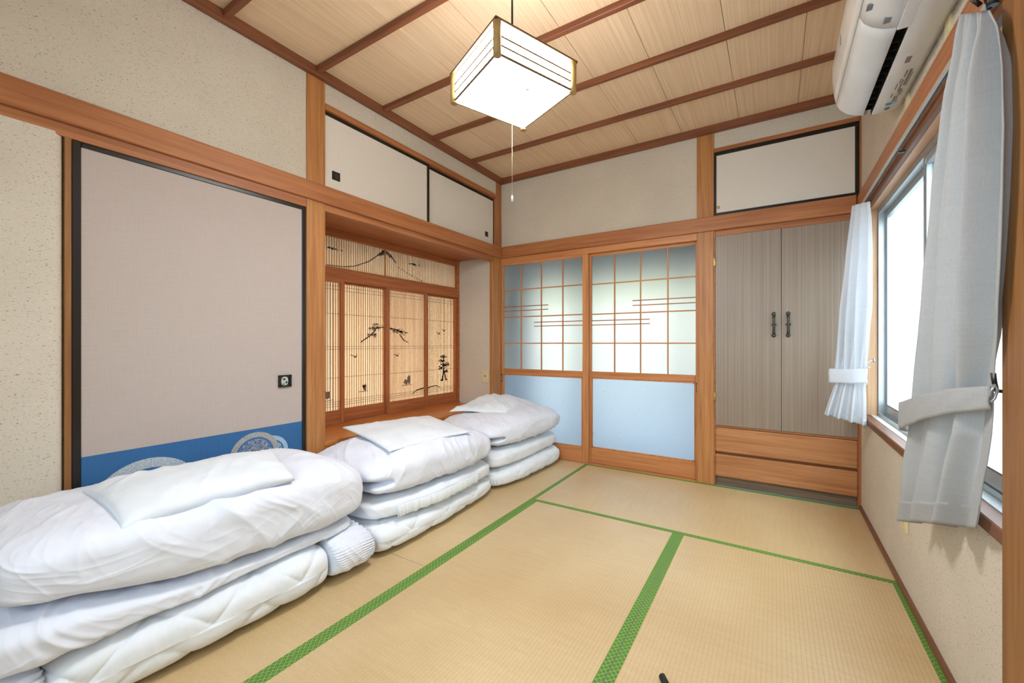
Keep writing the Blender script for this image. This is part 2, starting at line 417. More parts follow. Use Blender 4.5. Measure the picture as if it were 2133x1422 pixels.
def soft(name, mat_, y0, y1, xb, xf, zb, zt, label=None, cat=None, parent=None, p=7, q=3.2, pz=3.0, nu=200, nv=120, wr=(.007, 5.0), fold=None, extra=None, floor=None, seed=0.0, rot=0.0, qb=None, groove=None):
    """cushiony closed body between y0..y1 (left to right); xb, xf, zb, zt are tables over u in 0..1"""
    t = np.linspace(-1, 1, nu); u = np.sin(t*math.pi/2)
    kx = np.maximum(1-np.abs(u)**p, 0)**(1/p); kz = np.maximum(1-np.abs(u)**pz, 0)**(1/pz)
    uu = (u+1)/2; Y = y0+(y1-y0)*uu
    th = np.linspace(0, 2*math.pi, nv, endpoint=False)
    c, s_ = np.cos(th), np.sin(th); qq = np.where(s_ < 0, qb or q, q); r = (np.abs(c)**qq+np.abs(s_)**qq)**(-1/qq)
    XB, XF, ZB, ZT = (itp(a, uu) for a in (xb, xf, zb, zt))
    cx = (XB+XF)/2; hx = (XF-XB)/2*kx; cz = (ZB+ZT)/2; hz = (ZT-ZB)/2*kz
    P = np.zeros((nu, nv, 3)); P[..., 0] = cx[:, None]+hx[:, None]*(c*r)[None]; P[..., 1] = Y[:, None]
    P[..., 2] = cz[:, None]+hz[:, None]*(s_*r)[None]
    N = normals(P, True)
    if (N[nu//2, 0, 0] < 0): N = -N
    S = P+seed
    warp = np.stack([vnoise(S*3), vnoise(S*3+9), vnoise(S*3+21)], -1)*.25
    A = S+warp*.5
    cr = math.cos(rot); sr = math.sin(rot)
    a1 = A[..., 1]*cr+A[..., 2]*sr+A[..., 0]*.5; a2 = -A[..., 1]*sr+A[..., 2]*cr+A[..., 0]*.3
    B = np.stack([a1*wr[1]*1.5, a2*wr[1]*.45, A[..., 0]*wr[1]*.5], -1)
    b1 = A[..., 1]*math.cos(rot+1.1)+A[..., 2]*math.sin(rot+1.1)+A[..., 0]*.4; b2 = -A[..., 1]*math.sin(rot+1.1)+A[..., 2]*math.cos(rot+1.1)
    B2 = np.stack([b1*wr[1]*1.7, b2*wr[1]*.5, A[..., 0]*wr[1]*.5], -1)+40
    mk = np.clip(.5+1.4*vnoise(S*3.1+50), 0, 1)
    sh = lambda x: np.clip(x, 0, 1)**2.2
    d = wr[0]*(mk*(sh(ridged(B))+.55*sh(ridged(B*2.1+5)))+(1-mk)*(sh(ridged(B2))+.55*sh(ridged(B2*2.3+5)))-.45)*1.15+wr[0]*.6*vnoise(S*3.5)
    d = d+wr[0]*.22*sh(ridged(B*3.9+11))+wr[0]*.16*sh(ridged(B2*4.3+31))
    edge = np.minimum(1, (1-np.abs(u))*9)[:, None]
    P = P+N*(d*edge**.5)[..., None]
    if groove is not None:
        for (gz, gw, gd, gu) in groove:
            m = np.clip((gu-uu)/.05, 0, 1)[:, None]*np.exp(-((P[..., 2]-gz-.01*np.sin(P[..., 0]*12))/gw)**2)
            P[..., 1] += gd*m*np.clip((uu+.01)/.01, 0, 1)[:, None]
            P = P-N*(gd*.35*m)[..., None]
    if fold is not None: P = P+N*fold(P, N, u, th)[..., None]
    if extra is not None: P = extra(P, N, u, th)
    if floor is not None: P[..., 2] = np.where(P[..., 2] < floor, floor+(P[..., 2]-floor)*.02, P[..., 2])
    me = grid_mesh(name, P, wrap_v=True)
    return link(name, me, mat_, parent, label, cat)
# ------------------------------------------------------------------ floor: six tatami mats with green cloth borders
ROOMX, ROOMY = 2.64, -3.52
floor = MB().box(-.12, 2.76, -3.64, .12, -.10, -.0015).build('floor', EXTG, None, 'straw mat floor of the room laid with six tatami mats', 'floor', kind='structure')
def tatami(x0, x1, y0, y1, axis, lab):
    """axis = direction of the long side"""
    g = .0012; b = .0285
    long0, long1 = (x0, x1) if axis == 1 else (y0, y1)
    if axis == 1: m = box('tatami_mat', TAT[1], x0+g, x1-g, y0+g, y1-g, -.0014, .0, floor, lab, bev=.0005)
    else: m = box('tatami_mat', TAT[0], x0+g, x1-g, y0+g, y1-g, -.0014, .0, floor, lab, bev=.0005)
    for k in (0, 1):
        if axis == 1: box('border', BROC, *( (x0+g, x0+b) if k == 0 else (x1-b, x1-g)), y0+g, y1-g, -.001, .0012, m, bev=.0006)
        else: box('border', BROC, x0+g, x1-g, *((y0+g, y0+b) if k == 0 else (y1-b, y1-g)), -.001, .0012, m, bev=.0006)
tatami(0, .88, -1.76, 0, 1, 'tatami mat under the two farther bedding stacks')
tatami(0, .88, -3.52, -1.76, 1, 'tatami mat under the nearest bedding stack')
tatami(.88, 2.64, -.88, 0, 0, 'crosswise tatami mat in front of the doors and the cabinet')
tatami(.88, 1.76, -2.64, -.88, 1, 'middle tatami mat between the two wide green borders')
tatami(1.76, 2.64, -2.64, -.88, 1, 'tatami mat beside the window wall')
tatami(.88, 2.64, -3.52, -2.64, 0, 'crosswise tatami mat at the near end')

# ------------------------------------------------------------------ ceiling: veneer boards, battens, rim
ceil = MB().box(-.5, 2.76, -3.64, .12, 2.52, 2.62).build('ceiling', EXTD, None, 'wood board ceiling with dark cross battens', 'ceiling', kind='structure')
xs = [0, .315, .635, .945, 1.30, 1.615, 1.985, 2.32, 2.64]
for a, b in zip(xs[:-1], xs[1:]): box('ceiling_board', CEILM, a+.001, b-.001, -3.52, 0, 2.503, 2.522, ceil, bev=.001)
for yb in (-.46, -.892, -1.32, -1.75, -2.18, -2.61, -3.04): box('ceiling_batten', CROWN[0], .03, 2.61, yb-.0135, yb+.0135, 2.473, 2.504, ceil, bev=.002)
box('ceiling_rim', CROWN[1], 0, .034, -3.52, 0, 2.455, 2.505, ceil, bev=.002)
box('ceiling_rim', CROWN[1], 2.606, 2.64, -3.52, 0, 2.455, 2.505, ceil, bev=.002)
box('ceiling_rim', CROWN[0], .034, 2.606, -.034, 0, 2.455, 2.505, ceil, bev=.002)
box('ceiling_rim', CROWN[0], .034, 2.606, -3.52, -3.486, 2.455, 2.505, ceil, bev=.002)

# ------------------------------------------------------------------ left wall
wl = MB()
wl.box(-.12, 0, -3.64, -1.80, 1.86, 2.52)
wl.box(-.12, 0, -1.70, 0, 2.335, 2.52)
wl.box(-.50, -.12, -1.80, .0, 2.36, 2.52)
wl.box(-.14, -.12, -3.64, -1.80, 0, 1.87)
# rounded plaster edge beside the closet door
pts = [(-.12, -3.64), (.010, -3.64), (.010, -2.695)] + [(.010-.030*(1-math.cos(a)), -2.695+.036*math.sin(a)) for a in [i*math.pi/2/8 for i in range(1, 9)]] + [(-.12, -2.659)]
wl.prism(pts, 2, 0, 1.735)
wl.box(-.50, -.032, -.12, .0, 0, 2.36)      # right cheek of the recess
wl.box(-.50, -.05, -1.80, -1.70, 0, 2.36)  # left cheek
wl.box(-.50, -.455, -1.70, -.12, 1.76, 2.36); wl.box(-.50, -.455, -1.70, -.12, 0, .43)
wl.build('wall_left', PLASTER, None, 'speckled cream plaster wall on the left', 'wall', kind='structure')
box('trim_1', RAWP[2], -.02, .006, -2.659, -2.642, 0, 1.735, None, 'thin wooden jamb strip left of the closet door', 'trim', kind='structure')
box('trim_2', POST[2], -.10, .010, -1.800, -1.697, 0, 2.455, None, 'square cedar post between closet door and recess', 'post', kind='structure', bev=.003)
box('trim_3', POST[2], -.034, .004, -.132, .0, 0, 1.775, None, 'cedar corner post between recess and glass doors', 'post', kind='structure', bev=.003)
box('trim_4', RAIL[2], -.04, .004, -.082, .0, 1.86, 2.455, None, 'narrow upright in the corner beside the white hatch', 'post', kind='structure', bev=.002)
box('trim_5', RAIL[1], -.01, .025, -3.52, -.0, 1.772, 1.870, None, 'long cedar picture rail along the left wall', 'beam', kind='structure', bev=.003)
box('trim_6', RAIL[1], -.06, .007, -3.52, -1.80, 1.726, 1.773, None, 'grooved lintel over the beige closet door', 'beam', kind='structure', bev=.002)
box('trim_7', RAIL[1], -.06, .006, -1.697, -.12, 1.733, 1.773, None, 'lintel under the rail across the recess opening', 'beam', kind='structure', bev=.002)
box('trim_8', RAIL[1], -.04, .010, -1.697, -.082, 2.306, 2.341, None, 'cedar rail above the white upper hatches', 'beam', kind='structure', bev=.002)
# recess
box('trim_9', FLOORB[1], -.46, .004, -1.697, -.15, .405, .432, None, 'polished raised board of the window recess', 'shelf', kind='structure', bev=.003)
box('trim_10', POST[1], -.03, .0, -1.697, -.15, 0, .405, None, 'wooden board under the raised recess shelf', 'board', kind='structure', bev=.002)
box('trim_11', SHOJW[1], -.46, -.06, -1.697, -.12, 1.765, 1.79, None, 'dark wooden soffit board of the recess', 'board', kind='structure')

def motif_blobs(name, blobs, x, parent, m=None, t=.0012):
    b = MB()
    for (y, z, ry, rz, a) in blobs:
        n = 9; pts = []
        for i in range(n):
            th = 2*math.pi*i/n; rr = 1+random.uniform(-.28, .28)
            py, pz = ry*rr*math.cos(th), rz*rr*math.sin(th)
            pts.append((y+py*math.cos(a)-pz*math.sin(a), z+py*math.sin(a)+pz*math.cos(a)))
        b.prism(pts, 0, x, x+t)
    o = b.build(name, m or MOTIF, parent); return o
def stroke(pts, w0, w1, n=14):
    out = []; P = [Vector(p) for p in pts]
    segs = [(P[i], P[i+1]) for i in range(len(P)-1)]
    for i, (a, b) in enumerate(segs):
        k = max(2, int((b-a).length/.007))
        for j in range(k):
            f = j/k; w = w0+(w1-w0)*((i+f)/len(segs)); p = a.lerp(b, f)
            out.append((p.x, p.y, .008, w, math.atan2(b.y-a.y, b.x-a.x)))
    return out
def pine(cy, cz, sy, sz, n):
    return [(cy+random.gauss(0, .5)*sy, cz+random.gauss(0, .5)*sz, random.uniform(.005, .014), random.uniform(.0018, .004), random.uniform(-.5, .5)) for _ in range(n)]
def ribbed(name, y0, y1, z0, z1, x, parent, pitch=.018):
    n = int((y1-y0)/pitch*10)+1
    ys = np.linspace(y0, y1, n); ph = (ys-y0)/pitch
    xx = x+.0045*np.abs(np.sin(ph*math.pi))
    P = np.zeros((n, 2, 3)); P[:, :, 1] = ys[:, None]; P[:, :, 0] = xx[:, None]; P[:, 0, 2] = z0; P[:, 1, 2] = z1
    return link(name, grid_mesh(name, P), RIBP, parent)

def slats(y0, y1, z0, z1, x, parent, pitch):
    n = int((y1-y0)/pitch); b = []; f = []
    for k in range(n):
        c = y0+(k+.5)*(y1-y0)/n; w = pitch*random.uniform(.34, .40)
        ps = [(c-w, x-.004), (c-w*.6, x-.001), (c, x), (c+w*.6, x-.001), (c+w, x-.004)]
        i0 = len(b)
        for (yy, xx) in ps: b += [(xx, yy, z0), (xx, yy, z1)]
        for q in range(4): f.append((i0+2*q, i0+2*q+2, i0+2*q+3, i0+2*q+1))
    me = bpy.data.meshes.new('bamboo_slats'); me.from_pydata(b, [], f)
    me.polygons.foreach_set('use_smooth', [True]*len(me.polygons)); me.update()
    return link('bamboo_slats', me, SLAT, parent, kind='stuff')
w1 = empty('window_1', (-.42, -.91, .432), 'sliding screens of ribbed translucent panels with pine tree motifs', 'window', kind='structure')
fr = MB(); fr.box(-.455, -.40, -1.697, -.12, 1.418, 1.500, .002); fr.box(-.455, -.40, -.135, -.12, .43, 1.42, .001); fr.box(-.455, -.395, -1.697, -.12, .425, .441, .001)
fr.build('window_frame', SHOJW[1], w1)
panels = [(-1.72, -1.31, -.405), (-1.34, -.928, -.430), (-.953, -.530, -.405), (-.558, -.135, -.430)]
for i, (a, b, x) in enumerate(panels):
    x = (-.408, -.434, -.408, -.434)[i]
    if i == 1: a = -1.335
    f = MB(); st = .027
    f.box(x-.010, x+.012, a, a+st, .441, 1.418, .002); f.box(x-.010, x+.012, b-st, b, .441, 1.418, .002)
    s = f.build('sash_stile', SHOJW[2], w1)
    f = MB(); f.box(x-.009, x+.010, a+st, b-st, .441, .530, .002); f.box(x-.009, x+.010, a+st, b-st, 1.405, 1.418, .001)
    f.build('sash_rail', SHOJW[1], w1)
    rb = ribbed('ribbed_pane', a+st, b-st, .530, 1.405, x-.010, w1, .018 if i != 2 else .0135)
    slats(a+st, b-st, .530, 1.405, x, w1, .018 if i != 2 else .0135)
    ln = MB()
    for z in (1.381, 1.357, 1.191, .966, .948, .752, .589, .573, .557): ln.box(x+.002, x+.0042, a+st, b-st, z-.0012, z+.0012)
    ve = []
    if i in (0, 3): ve = [a+st+.018, a+st+.036, a+st+.060] if i == 3 else [b-st-.10, b-st-.075, b-st-.05, a+st+.02]
    else: ve = []
    for yv in ve: ln.box(x+.002, x+.0042, yv-.0012, yv+.0012, .53, 1.405)
    if i == 3:
        for k in range(1, 7): ln.box(x+.002, x+.003, b-st-.045*k-.0006, b-st-.045*k+.0006, .53, 1.405)
    ln.build('lattice_bar', LINEM, w1)
    X = x+.0044
    if i == 1:
        motif_blobs('pine_motif', stroke([(-1.155, 1.000), (-1.08, 1.045), (-1.03, 1.09)], .004, .006)+pine(-1.055, 1.052, .035, .012, 16)+pine(-1.05, 1.10, .05, .016, 26)+pine(-1.03, 1.13, .04, .010, 16)+stroke([(-1.02, 1.105), (-.955, 1.115)], .006, .004), X, w1)
        motif_blobs('bird_motif', stroke([(-1.235, .905), (-1.205, .893), (-1.18, .905)], .003, .002)+[(-1.205, .889, .013, .006, 0)], X, w1)
        motif_blobs('boat_motif', [(-1.125, .662, .016, .022, 0), (-1.135, .672, .014, .013, .2)]+stroke([(-1.17, .635), (-1.095, .635)], .002, .002), X, w1)
    if i == 0:
        motif_blobs('boat_motif', [(-1.435, .64, .022, .03, 0)]+stroke([(-1.47, .60), (-1.38, .605)], .002, .002), X, w1)
    if i == 2:
        motif_blobs('pine_motif', stroke([(-.925, 1.105), (-.85, 1.095), (-.79, 1.07)], .006, .005)+pine(-.85, 1.085, .055, .016, 34)+pine(-.79, 1.07, .028, .012, 12)+stroke([(-.82, 1.05), (-.78, 1.01), (-.735, .995)], .005, .003), X, w1)
        motif_blobs('bird_motif', stroke([(-.875, .90), (-.845, .892), (-.83, .915)], .003, .002)+[(-.848, .89, .012, .006, 0)], X, w1)
        motif_blobs('boat_motif', [(-.765, .675, .022, .022, 0), (-.735, .69, .018, .035, 0)]+stroke([(-.80, .648), (-.70, .648)], .002, .002), X, w1)
        motif_blobs('shore_motif', stroke([(-.69, .575), (-.64, .598), (-.565, .606)], .003, .006), X, w1)
    if i == 3:
        motif_blobs('bird_motif', stroke([(-.385, 1.085), (-.365, 1.075), (-.345, 1.09)], .003, .002)+[(-.363, 1.073, .010, .006, 0)]+stroke([(-.32, 1.115), (-.30, 1.105), (-.27, 1.112)], .003, .002)+[(-.30, 1.103, .010, .006, 0)], X, w1)
        motif_blobs('pine_tree_motif', stroke([(-.325, .65), (-.305, .72), (-.31, .80), (-.30, .88)], .009, .004)+stroke([(-.30, .73), (-.27, .655)], .008, .006)+pine(-.31, .865, .045, .012, 30)+pine(-.33, .83, .04, .012, 26)+pine(-.27, .79, .045, .016, 34)+pine(-.34, .765, .04, .012, 26)+pine(-.275, .73, .035, .014, 22)+pine(-.30, .80, .05, .03, 30)+[(-.325, .655, .02, .008, .3), (-.27, .655, .02, .008, -.3)], X, w1)
        motif_blobs('shore_motif', stroke([(-.53, .592), (-.46, .606), (-.40, .610), (-.35, .592)], .006, .003), X, w1)
w2 = empty('window_2', (-.42, -.91, 1.50), 'transom of ribbed translucent panels with a mountain outline', 'window', kind='structure')
f = MB(); f.box(-.455, -.40, -1.697, -.12, 1.718, 1.765, .002); f.box(-.452, -.402, -.150, -.12, 1.50, 1.718, .001)
f.box(-.45, -.408, -1.697, -.15, 1.498, 1.510, .001)
f.build('window_frame', SHOJW[1], w2)
box('mullion', SHOJW[2], -.432, -.424, -.953, -.945, 1.51, 1.718, w2)
ribbed('ribbed_pane', -1.697, -.951, 1.51, 1.718, -.436, w2); ribbed('ribbed_pane', -.947, -.15, 1.51, 1.718, -.436, w2)
slats(-1.697, -.953, 1.51, 1.718, -.430, w2, .018); slats(-.945, -.15, 1.51, 1.718, -.430, w2, .018)
fuji = stroke([(-1.42, 1.520), (-1.30, 1.527), (-1.21, 1.545), (-1.09, 1.60), (-1.02, 1.655), (-.955, 1.705)], .0022, .0045)
fuji += [(-.985, 1.672, .022, .012, .6), (-.965, 1.69, .016, .018, 0), (-.925, 1.695, .018, .016, 0), (-.90, 1.675, .016, .010, -.6), (-.955, 1.705, .025, .006, 0)]
fuji += stroke([(-.90, 1.69), (-.865, 1.655), (-.84, 1.63)], .006, .005)
for t_ in np.linspace(0, 1, 10): fuji.append((-.81+.24*t_, 1.60-.075*t_**.8, .010, .0035, -.5))
motif_blobs('mountain_motif', fuji, -.4296, w2)
motif_blobs('cloud_motif', pine(-1.37, 1.640, .05, .006, 22), -.4296, w2); motif_blobs('cloud_motif', pine(-.665, 1.652, .055, .008, 24), -.4296, w2)

# beige closet door
def finger_pull(parent, y, z, s, inlay):
    b = MB(); t = .008
    b.box(.0, .004, y-s/2, y+s/2, z-s/2, z-s/2+t); b.box(.0, .004, y-s/2, y+s/2, z+s/2-t, z+s/2); b.box(.0, .004, y-s/2, y-s/2+t, z-s/2, z+s/2); b.box(.0, .004, y+s/2-t, y+s/2, z-s/2, z+s/2)
    b.box(-.006, -.002, y-s/2, y+s/2, z-s/2, z+s/2)
    o = b.build('finger_pull', DARKM, parent)
    n = 16; pts = [(y-.002+s*.27*math.copysign(abs(math.cos(a))**.7, math.cos(a)), z+s*.36*math.copysign(abs(math.sin(a))**.8, math.sin(a))) for a in [2*math.pi*i/n for i in range(n)]]
    MB().prism(pts, 0, -.002, .0015).build('inlay', inlay, o)
    b = MB(); b.box(.0015, .0022, y-.010*s/.06, y, z+.005, z+.010*s/.06+.004); b.box(.0015, .0022, y+.002, y+.010*s/.06, z-.012*s/.06, z-.002); b.box(.0015, .0022, y-.010*s/.06, y-.004, z-.018*s/.06, z-.012*s/.06)
    b.build('inlay_mark', DARKM, o)
d1 = empty('door_1', (0, -2.22, 0), 'beige cloth sliding closet door in black frame with blue lower band', 'door', kind='structure')
box('frame_stile', BLACK, -.030, -.002, -2.641, -2.617, .0, 1.727, d1, bev=.002); box('frame_stile', BLACK, -.030, -.002, -1.819, -1.801, .0, 1.727, d1, bev=.002)
box('frame_rail', BLACK, -.030, -.003, -2.617, -1.819, 1.708, 1.727, d1, bev=.002); box('frame_rail', BLACK, -.030, -.003, -2.617, -1.819, .002, .022, d1, bev=.002)
box('door_panel', FUSUMA, -.026, -.007, -2.617, -1.819, .022, 1.708, d1, bev=0)
bd = box('blue_band', BLUEB, -.008, -.0062, -2.617, -1.819, .20, .570, d1, 'blue patterned paper band', bev=0)
for (y, z, r, rgb) in ((-2.431, .352, .170, (196, 204, 206)), (-1.975, .437, .085, (176, 200, 218)), (-2.043, .445, .108, (176, 172, 158))):
    n = 48; dx = {.170: .0004, .085: .0004, .108: .0008}[r]
    MB().prism([(y+r*math.cos(2*math.pi*i/n), z+r*math.sin(2*math.pi*i/n)) for i in range(n)], 0, -.0064, -.0062+dx).build('medallion', medal_mat('medallion_print_%d' % int(r*1000), rgb, r), bd, base=(-.0062, y, z))
finger_pull(d1, -1.908, .7935, .062, SILVER)
for k, (a, b, lab, hy) in enumerate(((-1.694, -.893, 'larger left white hatch door above the recess', -1.623), (-.908, -.082, 'right white hatch door above the recess by the corner', -.185))):
    x = -.004 if k == 0 else -.024
    d = empty('door_%d' % (k+2), (0, (a+b)/2, 1.874), lab, 'door', kind='structure')
    t = .014
    box('frame_rail', BLACK, x-.018, x, a, b, 2.284, 2.302, d, bev=.002)
    box('frame_rail', BLACK, x-.018, x, a, b, 1.870, 1.880, d, bev=.001)
    if k == 0: box('frame_stile', BLACK, x-.018, x, b-.024, b, 1.880, 2.284, d, bev=.002)
    else: box('frame_stile', BLACK, x-.018, x, b-.008, b, 1.880, 2.284, d, bev=.001); box('frame_stile', BLACK, x-.018, x, a, a+.020, 1.880, 2.284, d, bev=.001)
    box('door_panel', HATCHP, x-.016, x-.003, a, b-.008, 1.880, 2.284, d, bev=0)
    s = .050 if k == 0 else .044; z = 1.958 if k == 0 else 1.962
    p = MB(); xx = x
    q = MB(); q.box(xx-.004, xx-.001, hy-s/2, hy+s/2, z-s/2, z+s/2, .001); fp = q.build('finger_pull', DARKM, d)
    n = 14; MB().prism([(hy+s*.30*math.cos(2*math.pi*i/n), z+s*.36*math.sin(2*math.pi*i/n)) for i in range(n)], 0, xx-.001, xx+.001).build('inlay', IRON, fp)

# ------------------------------------------------------------------ back wall
wb = MB()
wb.box(-.04, 1.72, 0, .12, 1.86, 2.52); wb.box(1.82, 2.76, 0, .12, 2.34, 2.52); wb.box(1.82, 2.76, .10, .12, 0, 2.34)
wb.box(-.5, -.0, .0, .12, 0, 1.86)
wb.build('wall_back', PLASTER, None, 'speckled cream plaster above the glass doors', 'wall', kind='structure')
box('trim_12', POST[2], 1.715, 1.826, -.010, .12, 0, 2.455, None, 'cedar post between glass doors and wardrobe', 'post', kind='structure', bev=.003)
box('trim_13', RAIL[0], 0.026, 2.615, -.025, .02, 1.772, 1.873, None, 'cedar rail across the back wall over the doors', 'beam', kind='structure', bev=.003)
box('trim_14', DOORW[0], 0.004, 1.715, -.006, .10, 1.723, 1.772, None, 'lintel over the frosted glass doors', 'beam', kind='structure', bev=.002)
box('trim_15', DOORW[0], 0.004, 1.715, -.004, .10, -.002, .004, None, 'wooden sill track under the glass doors', 'sill', kind='structure', bev=.001)
def glass_door(n, x0, x1, y, vx, hx, lab, decos, gl, lockx, gx):
    d = empty('door_%d' % n, ((x0+x1)/2, y, .004), lab, 'door', kind='structure')
    s0, s1 = gx; t = .030
    box('stile', DOORW[2], x0, s0, y-t/2, y+t/2, .004, 1.723, d, bev=.003); box('stile', DOORW[2], s1, x1, y-t/2, y+t/2, .004, 1.723, d, bev=.003)
    box('top_rail', DOORW[0], s0, s1, y-t/2+.001, y+t/2, 1.702, 1.723, d, bev=.002)
    box('middle_rail', DOORW[0], s0, s1, y-t/2+.001, y+t/2, .708, .757, d, bev=.004)
    box('bottom_rail', DOORW[0], s0, s1, y-t/2+.001, y+t/2, .006, .128, d, bev=.003)
    box('upper_pane', FROST, s0, s1, y+.003, y+.007, .757, 1.702, d, bev=0)
    # lower pane behind a rounded beading
    b = MB(); w = .010
    b.box(s0, s0+w, y-.012, y+.002, .128, .708, .002); b.box(s1-w, s1, y-.012, y+.002, .128, .708, .002)
    b.box(s0, s1, y-.012, y+.002, .128, .128+w, .002); b.box(s0, s1, y-.012, y+.002, .708-w, .708, .002)
    for cx, cz, ax, az in ((s0+w, .128+w, 1, 1), (s1-w, .128+w, -1, 1), (s0+w, .708-w, 1, -1), (s1-w, .708-w, -1, -1)):
        r = .012; pts = [(cx, cz)]+[(cx+ax*(r-r*math.sin(a)), cz+az*(r-r*math.cos(a))) for a in [i*math.pi/2/5 for i in range(6)]]
        b.prism(pts, 1, y-.011, y+.002)
    b.build('beading', DOORW[2], d)
    box('lower_pane', FROST2, s0, s1, y+.003, y+.007, .128, .708, d, bev=0)
    for v in vx: box('muntin', DOORW[2], v-.0048, v+.0048, y-.008, y+.003, .757, 1.702, d, bev=.001)
    for h in (1.4735, 1.227, .989): box('muntin', DOORW[0], s0, s1, y-.0075, y+.0025, h-.0048, h+.0048, d, bev=.001)
    for (a, b_, z) in decos: box('decorative_bar', RAIL[0], a, b_, y-.009, y+.001, z-.0035, z+.0035, d, bev=.001)
    lx, lz = lockx
    l = MB(); l.box(lx-.007, lx+.007, y-t/2-.003, y-t/2+.001, lz-.035, lz+.035, .003); lo = l.build('lock_plate', BLACK, d)
    MB().box(lx-.003, lx+.003, y-t/2-.0045, y-t/2-.002, lz-.024, lz+.024, .002).build('latch', ALU, lo)
glass_door(4, .004, .874, .010, (.218, .428, .638), None, 'left frosted glass sliding door partly hidden by the far bedding',
           [(.022, .495, 1.322), (.022, .495, 1.284), (.354, .822, 1.174), (.354, .822, 1.139)], None, (.012, .67), (.022, .824))
glass_door(5, .835, 1.712, .046, (1.085, 1.295, 1.502), None, 'right frosted glass sliding door next to the wardrobe',
           [(1.232, 1.712, 1.322), (1.232, 1.712, 1.284), (.88, 1.366, 1.174), (.88, 1.366, 1.139)], None, (1.711, .67), (.886, 1.70))
# ------------------------------------------------------------------ built-in wardrobe and upper hatch
box('trim_16', RAIL[2], 2.627, 2.652, -.008, .10, 0, 1.772, None, 'narrow wooden casing in the corner beside the drawers', 'trim', kind='structure', bev=.002)
box('trim_17', RAIL[2], 2.630, 2.652, -.006, .10, 1.873, 2.455, None, 'narrow upright right of the single hatch', 'trim', kind='structure', bev=.002)
box('trim_18', RAIL[0], 1.826, 2.630, -.008, .10, 2.320, 2.346, None, 'cedar rail above the single upper hatch', 'beam', kind='structure', bev=.002)
d6 = empty('door_6', (2.23, 0, 1.873), 'single white hatch door in black frame above the wardrobe', 'door', kind='structure')
box('frame_rail', BLACK, 1.827, 2.630, -.004, .016, 2.294, 2.320, d6, bev=.003); box('frame_rail', BLACK, 1.827, 2.630, -.004, .016, 1.874, 1.896, d6, bev=.003)
box('frame_stile', BLACK, 1.827, 1.842, -.004, .016, 1.896, 2.294, d6, bev=.002); box('frame_stile', BLACK, 2.610, 2.630, -.004, .016, 1.896, 2.294, d6, bev=.003)
box('door_panel', HATCHP, 1.842, 2.610, .0, .014, 1.896, 2.294, d6, bev=0)
k = MB(); k.cyl((1.855, 0, 1.930), (1.855, -.012, 1.930), .004); k.sphere((1.855, -.016, 1.930), .0095, (1, .7, 1)); k.build('knob', BRASS, d6)
wd = empty('wardrobe', (2.23, .05, 0), 'built-in wardrobe with grey striped double doors over two wooden drawers', 'wardrobe')
b = MB(); b.box(1.826, 1.836, .0, .098, 0, 1.772, .001); b.box(2.6235, 2.627, .0, .098, 0, 1.772, .001); b.box(1.836, 2.6235, .085, .098, 0, 1.772)
b.box(1.836, 2.6235, .004, .085, .406, .418, .001); b.box(1.836, 2.6235, .03, .085, .215, .236); b.box(1.836, 2.6235, .004, .085, 1.734, 1.772, .002)
b.build('carcass', RAIL[0], wd)
for a, b_ in ((1.837, 2.2285), (2.2305, 2.623)):
    dr = box('wardrobe_door', STRIPE, a, b_, -.004, .016, .420, 1.733, wd, bev=.0015)
    hx = 2.188 if a < 2 else 2.268
    h = MB(); z0, z1 = 1.040, 1.180
    h.tube([(hx, -.006, z0+.008), (hx, -.026, z0+.014), (hx, -.030, z0+.026), (hx, -.030, z1-.026), (hx, -.026, z1-.014), (hx, -.006, z1-.008)], .007, 10)
    for z in (z0+.020, z1-.020): h.cyl((hx, -.029, z-.006), (hx, -.029, z+.006), .0085, 12)
    h.cyl((hx-.010, -.024, (z0+z1)/2), (hx+.010, -.024, (z0+z1)/2), .005, 10); h.sphere((hx+.010, -.024, (z0+z1)/2), .0055); h.sphere((hx-.010, -.024, (z0+z1)/2), .0055)
    for z in (z0, z1): h.sphere((hx, -.006, z), .0135, (1, .45, 1))
    h.build('handle', IRON, dr)
    ex = a if a < 2 else b_
    if a < 2:
        for z in (1.555, .620): MB().box(ex-.012, ex+.003, -.012, -.002, z-.028, z+.028, .002).cyl((ex-.003, -.010, z-.03), (ex-.003, -.010, z+.03), .004).build('hinge', BRASS, dr)
box('drawer', DRAW[0], 1.837, 2.623, -.003, .02, .236, .403, wd, bev=.004); box('drawer', DRAW[0], 1.837, 2.623, -.003, .02, .066, .218, wd, bev=.004)
box('toe_board', KICK[0], 1.837, 2.623, .022, .04, .0, .068, wd, bev=.001)

# ------------------------------------------------------------------ right wall with the window
wr = MB()
wr.box(2.64, 2.76, -3.64, 0.12, 1.86, 2.52); wr.box(2.64, 2.76, -3.64, 0.12, 0, .548); wr.box(2.64, 2.76, -.148, .12, .548, 1.86); wr.box(2.64, 2.76, -3.64, -1.82, .548, 1.86)
wr.build('wall_right', PLASTER, None, 'speckled cream plaster wall around the window on the right', 'wall', kind='structure')
box('trim_19', SILLW[1], 2.618, 2.660, -1.795, -.06, .548, .584, None, 'dark brown wooden edge of the window sill', 'sill', kind='structure', bev=.003)
box('trim_20', RAIL[1], 2.619, 2.645, -3.52, -.0, 1.765, 1.868, None, 'cedar rail along the right wall above the window', 'beam', kind='structure', bev=.003)
box('trim_21', SILLW[1], 2.636, 2.655, -1.795, -.0, 1.738, 1.766, None, 'dark wooden strip under the right rail', 'beam', kind='structure', bev=.002)
box('trim_22', PALEW[1], 2.655, 2.76, -1.795, -.0, 1.738, 1.765, None, 'wooden head board of the window, painted paler for light from the sill', 'board', kind='structure', bev=.001)  # light bouncing up from the sill is put into this paler wood
